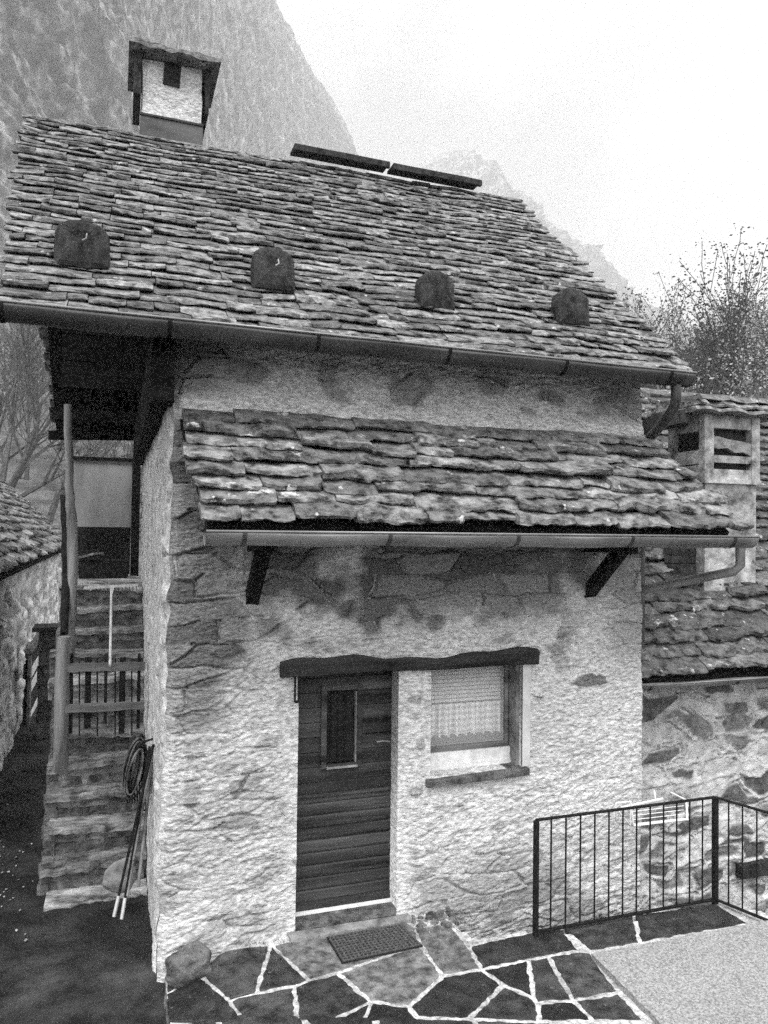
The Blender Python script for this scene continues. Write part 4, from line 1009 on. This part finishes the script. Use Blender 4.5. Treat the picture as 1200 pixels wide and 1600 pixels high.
# ------------------------------------------------------------------ small cottage on the left
lc = thing('small_cottage', 'low rubble stone cottage with sagging slate roof at the left edge', 'cottage')
LX = -1.95
def left_h(U, Z):
    hs, e, c = stones(U, Z, .42, .24, 171, .09, .25, .4); return hs, sstep(.05, .35, e), c
yA, yB = 3.0, 18.6
zE = onX(50, 868, LX)[2]
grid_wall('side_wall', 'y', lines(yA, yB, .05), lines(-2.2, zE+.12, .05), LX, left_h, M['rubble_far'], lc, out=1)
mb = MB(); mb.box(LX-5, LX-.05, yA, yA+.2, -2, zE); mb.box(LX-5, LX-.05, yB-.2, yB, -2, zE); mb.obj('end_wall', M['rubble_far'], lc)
lr = bpy.data.objects.new('roof', None); S.collection.objects.link(lr); lr.parent = lc
sl_ = math.radians(43); LLen = 5.1
def sagf(u, v): return -.25*math.sin(min(max(v/LLen, 0), 1)*math.pi)*.25
slate_field('slate_roofing', (LX+.32, 0, zE), (0, 1, 0), (-math.cos(sl_), 0, math.sin(sl_)), (math.sin(sl_), 0, math.cos(sl_)), 25, .205, lambda v: yA-.3, lambda v: yB+.3, .5, 1.1, .06, M['slate'], lr, seg=.07, rough=1.6)
dk = MB(); xe, xt = LX+.28, LX+.3-LLen*math.cos(sl_); zt2 = zE+LLen*math.sin(sl_)
dk.add([(xe, yA-.2, zE-.02), (xe, yB+.2, zE-.02), (xt, yB+.2, zt2-.04), (xt, yA-.2, zt2-.04), (2*xt-xe, yA-.2, zE), (2*xt-xe, yB+.2, zE), (xe, yA-.2, zE-.07), (xe, yB+.2, zE-.07)], [(0, 3, 2, 1), (3, 4, 5, 2), (0, 1, 7, 6), (6, 7, 5, 4)])
dk.obj('roof_deck', M['wood_dark'], lr)
# end gable of that cottage seen above the wall
p = onX(40, 1010, LX+.1); q = onX(64, 1112, LX+.1); y0_, y1_ = p[1], onX(66, 1060, LX+.1)[1]
wt, wb_ = onX(52, 1005, LX+.1)[2], onX(52, 1108, LX+.1)[2]
fr2 = MB(); fr2.box(LX+.02, LX+.14, y0_, y1_, wb_, wt); wo_ = fr2.obj('window', M['black'], lc)
mb = MB()
for (a, b, c_, d_) in ((y0_, y1_, wt-.02, wt+.1), (y0_, y0_+.22, wb_, wt), (y1_-.25, y1_, wb_, wt)): mb.box(LX+.1, LX+.19, a, b, c_, d_)
mb.obj('frame', M['wood_gray'], wo_)
mb = MB()
hh = (wt-wb_)
for f in (.0, .42, .62): mb.box(LX+.1, LX+.16, y0_+.22, y1_-.25, wb_+hh*f, wb_+hh*f+.16)
mb.obj('crossbar', M['curtain'], wo_)

# ------------------------------------------------------------------ mountains
def interp(t, pts):
    return np.interp(t, [p[0] for p in pts], [p[1] for p in pts])
def mountain(name, us, vtop, dep, m, nz, amp, seed, lean, zbase=-5, K=2.0):
    nu = len(us); P = np.zeros((nz+6, nu, 3))
    tops = []
    for i, u in enumerate(us):
        y = float(interp(u, dep))*K; vt = float(interp(u, vtop))
        p = onY(u, vt, y); tops.append(p)
    tops = np.array(tops)
    for k in range(nz+1):
        f = k/nz
        z = zbase+(tops[:, 2]-zbase)*f
        P[k, :, 0] = tops[:, 0]; P[k, :, 2] = z; P[k, :, 1] = tops[:, 1]-(1-f)*lean*(tops[:, 2]-zbase)
    for k in range(5):
        P[nz+1+k] = P[nz]; P[nz+1+k, :, 1] += (k+1)*12*K; P[nz+1+k, :, 2] -= (k+1)*1.5*K
    X, Y, Z = P[..., 0]/K, P[..., 1]/K, P[..., 2]/K
    s = 1/60.
    st_ = Z+X*.35+9*fbm(X*.02, Z*.02, 0, 3, seed+20)
    led = 1.6*(np.abs(((st_/7.0) % 1)-.5)*2)*(.4+sstep(-.2, .4, fbm(X*.03, Z*.03, 0, 3, seed+21)))+.8*(np.abs(((st_/2.6) % 1)-.5)*2)
    wf1, wf2, wc = worley(X/9+fbm(X*.1, Z*.1, 0, 3, 3)*.6, Z/14+X/40+fbm(X*.1, Z*.1, 0, 3, 8)*.6, seed+30)
    led = led+5.0*(wc-.5)*sstep(0, .15, wf2-wf1)+1.2*fbm(X*.45, Z*.25, 0, 5, seed+31, True)
    led = led*1.8*amp/11.
    d = led+amp*(fbm(X*s*1.2, Z*s*.8, Y*s*.3, 6, seed, True)*.8+.5*fbm((X+Z*.5)*s*3, (Z-X*.5)*s*7, 0, 5, seed+4, True)+.25*fbm(X*s*10, Z*s*6, 0, 4, seed+6, True))
    fade = np.ones_like(d)
    for k in range(nz+1): fade[k] = 1-.75*sstep(.93, 1, k/nz)
    P[..., 1] -= d*fade*K
    P[..., 2] += K*amp*.16*fbm(X*s*6, Y*s*6, Z*s*3, 5, seed+8)*sstep(.3, 1, np.linspace(0, 1.2, nz+6))[:, None]
    idx = np.arange(P.shape[0]*nu).reshape(P.shape[0], nu)
    q = np.stack([idx[:-1, :-1], idx[:-1, 1:], idx[1:, 1:], idx[1:, :-1]], -1).reshape(-1, 4)
    return tag(mesh_obj(name, P.reshape(-1, 3), q, m, None, True), kind='structure')
mountain('cliff', np.concatenate([np.linspace(-700, -20, 60)[:-1], np.linspace(-20, 640, 420)]), [(-700, -900), (0, -420), (250, -200), (330, -110), (380, -60), (430, 2), (460, 60), (490, 118), (520, 160), (540, 200), (556, 240), (600, 300), (640, 420)],
         [(-700, 120), (0, 140), (200, 180), (300, 250), (360, 330), (430, 420), (500, 520), (640, 640)], M['cliff'], 420, 11, 5, .22, 14)
mountain('mountain_ridge', np.linspace(480, 1500, 220), [(480, 330), (560, 300), (640, 262), (680, 243), (705, 236), (730, 240), (760, 272), (800, 306), (850, 345), (900, 385), (950, 432), (1000, 470), (1100, 520), (1500, 640)],
         [(480, 760), (700, 700), (1000, 620), (1500, 520)], M['cliff'], 120, 22, 45, .8)
# wooded slope behind the village
X, Y = np.meshgrid(np.concatenate([np.arange(-90, -14, 1.5), np.arange(-14, 90, 1.5)]), np.arange(26, 130, 1.5))
Z = -2+np.maximum(0, Y-26)*.36*(1+.0*X)+1.6*fbm(X*.08, Y*.08, 0, 4, 7)+.5*fbm(X*.5, Y*.5, 0, 3, 8)
idx = np.arange(X.size).reshape(X.shape); q = np.stack([idx[:-1, :-1], idx[:-1, 1:], idx[1:, 1:], idx[1:, :-1]], -1).reshape(-1, 4)
tag(mesh_obj('hillside', np.stack([X, Y, Z], -1).reshape(-1, 3), q, M['slope'], None, True), kind='structure')
def hill_z(x, y):
    return float(-2+max(0, y-26)*.36)+1.6*float(fbm(np.float64(x*.08), np.float64(y*.08), 0, 4, 7))-.3

# ------------------------------------------------------------------ trees
def make_tree(name, H, seed, stems=1, spread=.5, leaf=0, leafmat='leaf', leafsize=.06, levels=4, thin=1.0, kids=4):
    rnd = random.Random(seed); tb = MB(); lf = MB()
    def branch(p, d, L, r, lev):
        n = 4; pts = [p]; rs = [r]; q = p.copy(); dd = d.copy()
        for i in range(n):
            dd = (dd+Vector((rnd.uniform(-1, 1), rnd.uniform(-1, 1), rnd.uniform(-.4, .8)))*.16).normalized()
            q = q+dd*L/n; pts.append(q.copy()); rs.append(max(r*(1-.72*(i+1)/n), .010))
        tb.tube(pts, rs, 5 if lev == 0 else 3, cap=False, t=rnd.random())
        if leaf and lev == levels-2:
            for i in range(leaf//3):
                c = pts[rnd.randint(2, n)]+Vector([rnd.gauss(0, .12*L) for _ in range(3)]); s_ = leafsize*rnd.uniform(.5, 1.3)
                a = Vector([rnd.gauss(0, 1) for _ in range(3)]).normalized(); b = a.orthogonal().normalized()
                lf.add([c-a*s_, c+b*s_*.6, c+a*s_, c-b*s_*.6], [(0, 1, 2, 3)], rnd.random())
        if lev >= levels-1:
            for i in range(leaf):
                c = pts[rnd.randint(1, n)]+Vector([rnd.gauss(0, .08*L+.02) for _ in range(3)]); s_ = leafsize*rnd.uniform(.5, 1.3)
                a = Vector([rnd.gauss(0, 1) for _ in range(3)]).normalized(); b = a.orthogonal().normalized()
                lf.add([c-a*s_, c+b*s_*.6, c+a*s_, c-b*s_*.6], [(0, 1, 2, 3)], rnd.random())
            return
        nk = kids if lev else kids+1
        for i in range(nk):
            f = (.35 if lev == 0 else .25)+.65*(i+rnd.random())/nk; j = min(int(f*n), n-1); pp = pts[j].lerp(pts[j+1], f*n-j)
            base = (pts[j+1]-pts[j]).normalized(); ax = base.orthogonal().normalized(); ax.rotate(Matrix.Rotation(rnd.uniform(0, 6.28), 3, base))
            nd = (base*(1-spread*.5)+ax*spread*rnd.uniform(.7, 1.3)+Vector((0, 0, .25))).normalized()
            branch(pp, nd, L*rnd.uniform(.5, .72), rs[j]*.62, lev+1)
    for s in range(stems):
        d = Vector((rnd.uniform(-1, 1)*.35*(stems > 1), rnd.uniform(-1, 1)*.35*(stems > 1), 1)).normalized()
        branch(Vector((rnd.uniform(-.3, .3)*(stems > 1), rnd.uniform(-.3, .3)*(stems > 1), 0)), d, H*.55*rnd.uniform(.8, 1.1), .018*H*thin/(stems**.4), 0)
    root = thing(name, None, 'tree'); tb.obj('trunk', M['bark'], root)
    if leaf: lf.obj('crown', M[leafmat], root)
    return root
def height(root):
    t = [c for c in root.children if c.name.startswith('trunk')][0].data; a = np.empty(len(t.vertices)*3); t.vertices.foreach_get('co', a)
    return float(np.percentile(a[2::3], 99.3))
def put(root, x, y, z, rz, sc, label, group, first=False):
    if first: r = root
    else:
        r = root.copy(); S.collection.objects.link(r)
        for ch_ in [c for c in root.children]:
            c = ch_.copy(); S.collection.objects.link(c); c.parent = r
    r.location = (x, y, z); r.rotation_euler = (0, 0, rz); r.scale = (sc*1.12, sc*1.12, sc)
    r['label'] = label; r['group'] = group
    return r
tA = make_tree('leafy_tree', 10, 3, stems=7, spread=.40, leaf=40, leafsize=.045, levels=4, kids=5, thin=1.2)
tB = make_tree('leafy_tree', 10, 9, stems=7, spread=.42, leaf=40, leafsize=.045, levels=4, kids=5, thin=1.2, leafmat='leaf_pale')
tC = make_tree('bare_tree', 10, 15, stems=1, spread=.6, leaf=0, levels=5, kids=4, thin=1.1)
tD = make_tree('bare_tree', 10, 21, stems=2, spread=.55, leaf=2, leafsize=.07, levels=4, kids=5, thin=.8)
# crown tops by where they stand: (column, depth, top row)
rt_trees = [(tA, 1085, 24, 405, 'multi stemmed leafy tree standing tallest above the neighbour roof'), (tB, 1150, 29, 440, 'paler leafy tree right of the tallest one above the chimney'),
            (tA, 1035, 32, 470, 'leafy tree just right of the cottage roof verge'), (tB, 1195, 20, 430, 'leafy tree cut by the right edge above the chimney'),
            (tD, 1110, 18, 540, 'small thinly leaved tree low behind the neighbour chimney cap'), (tB, 1000, 38, 500, 'misty pale tree close behind the cottage roof edge'),
            (tA, 1180, 40, 470, 'distant leafy tree behind the right hand chimney'), (tB, 1060, 20, 560, 'low pale bushy tree between roof gutter end and chimney')]
used = set()
for (t_, u, y, v, lab) in rt_trees:
    top = onY(u, v, y); zb2 = -.5 if y < 27 else hill_z(top[0], y); H_ = top[2]-zb2
    first = t_ not in used; used.add(t_); put(t_, top[0], y, zb2, random.uniform(0, 6), H_*.92/height(t_), lab, 'leafy trees behind the neighbour house', first)
lt = [(10, 40, 470, tC), (45, 48, 480, tD), (78, 36, 520, tC), (-20, 34, 450, tC), (95, 55, 540, tD), (25, 60, 500, tC), (150, 30, 640, tD), (60, 70, 500, tC), (180, 44, 620, tC), (-5, 52, 520, tD)]
for i, (u, y, v, t_) in enumerate(lt):
    top = onY(u, v, y); zb2 = hill_z(top[0], y); H_ = top[2]-zb2
    lab = ['bare tree with forked grey limbs above the small cottage roof', 'thin bare tree beside the roof overhang on the left', 'bare tree just left of the hanging slate verge', 'bare tree at the left picture edge under the eave', 'misty bare tree behind the tall wooden post',
           'farther bare tree on the slope above the small cottage', 'bare tree seen through the gap over the landing panel', 'distant bare tree high on the left slope', 'bare tree behind the stair landing gap', 'twiggy bare tree in the wood at far left'][i]
    first = t_ not in used; used.add(t_); put(t_, top[0], y, zb2, random.uniform(0, 6), max(.5, H_/height(t_)), lab, 'bare trees on the slope at left', first)

# ------------------------------------------------------------------ haze
def haze(dens):
    mb = MB(); mb.box(-700, 1600, -60, 1700, -3.2, 900)
    m = bpy.data.materials.new('haze'); m.use_nodes = True; N = m.node_tree.nodes; N.clear()
    o = N.new('ShaderNodeOutputMaterial'); v = N.new('ShaderNodeVolumePrincipled')
    v.inputs['Color'].default_value = (.97, .97, .97, 1); v.inputs['Density'].default_value = dens; v.inputs['Anisotropy'].default_value = 0.0
    m.node_tree.links.new(v.outputs[0], o.inputs['Volume'])
    tag(mb.obj('haze', m), 'thin mountain mist', 'haze', kind='stuff')
if HAZE > 0: haze(HAZE)
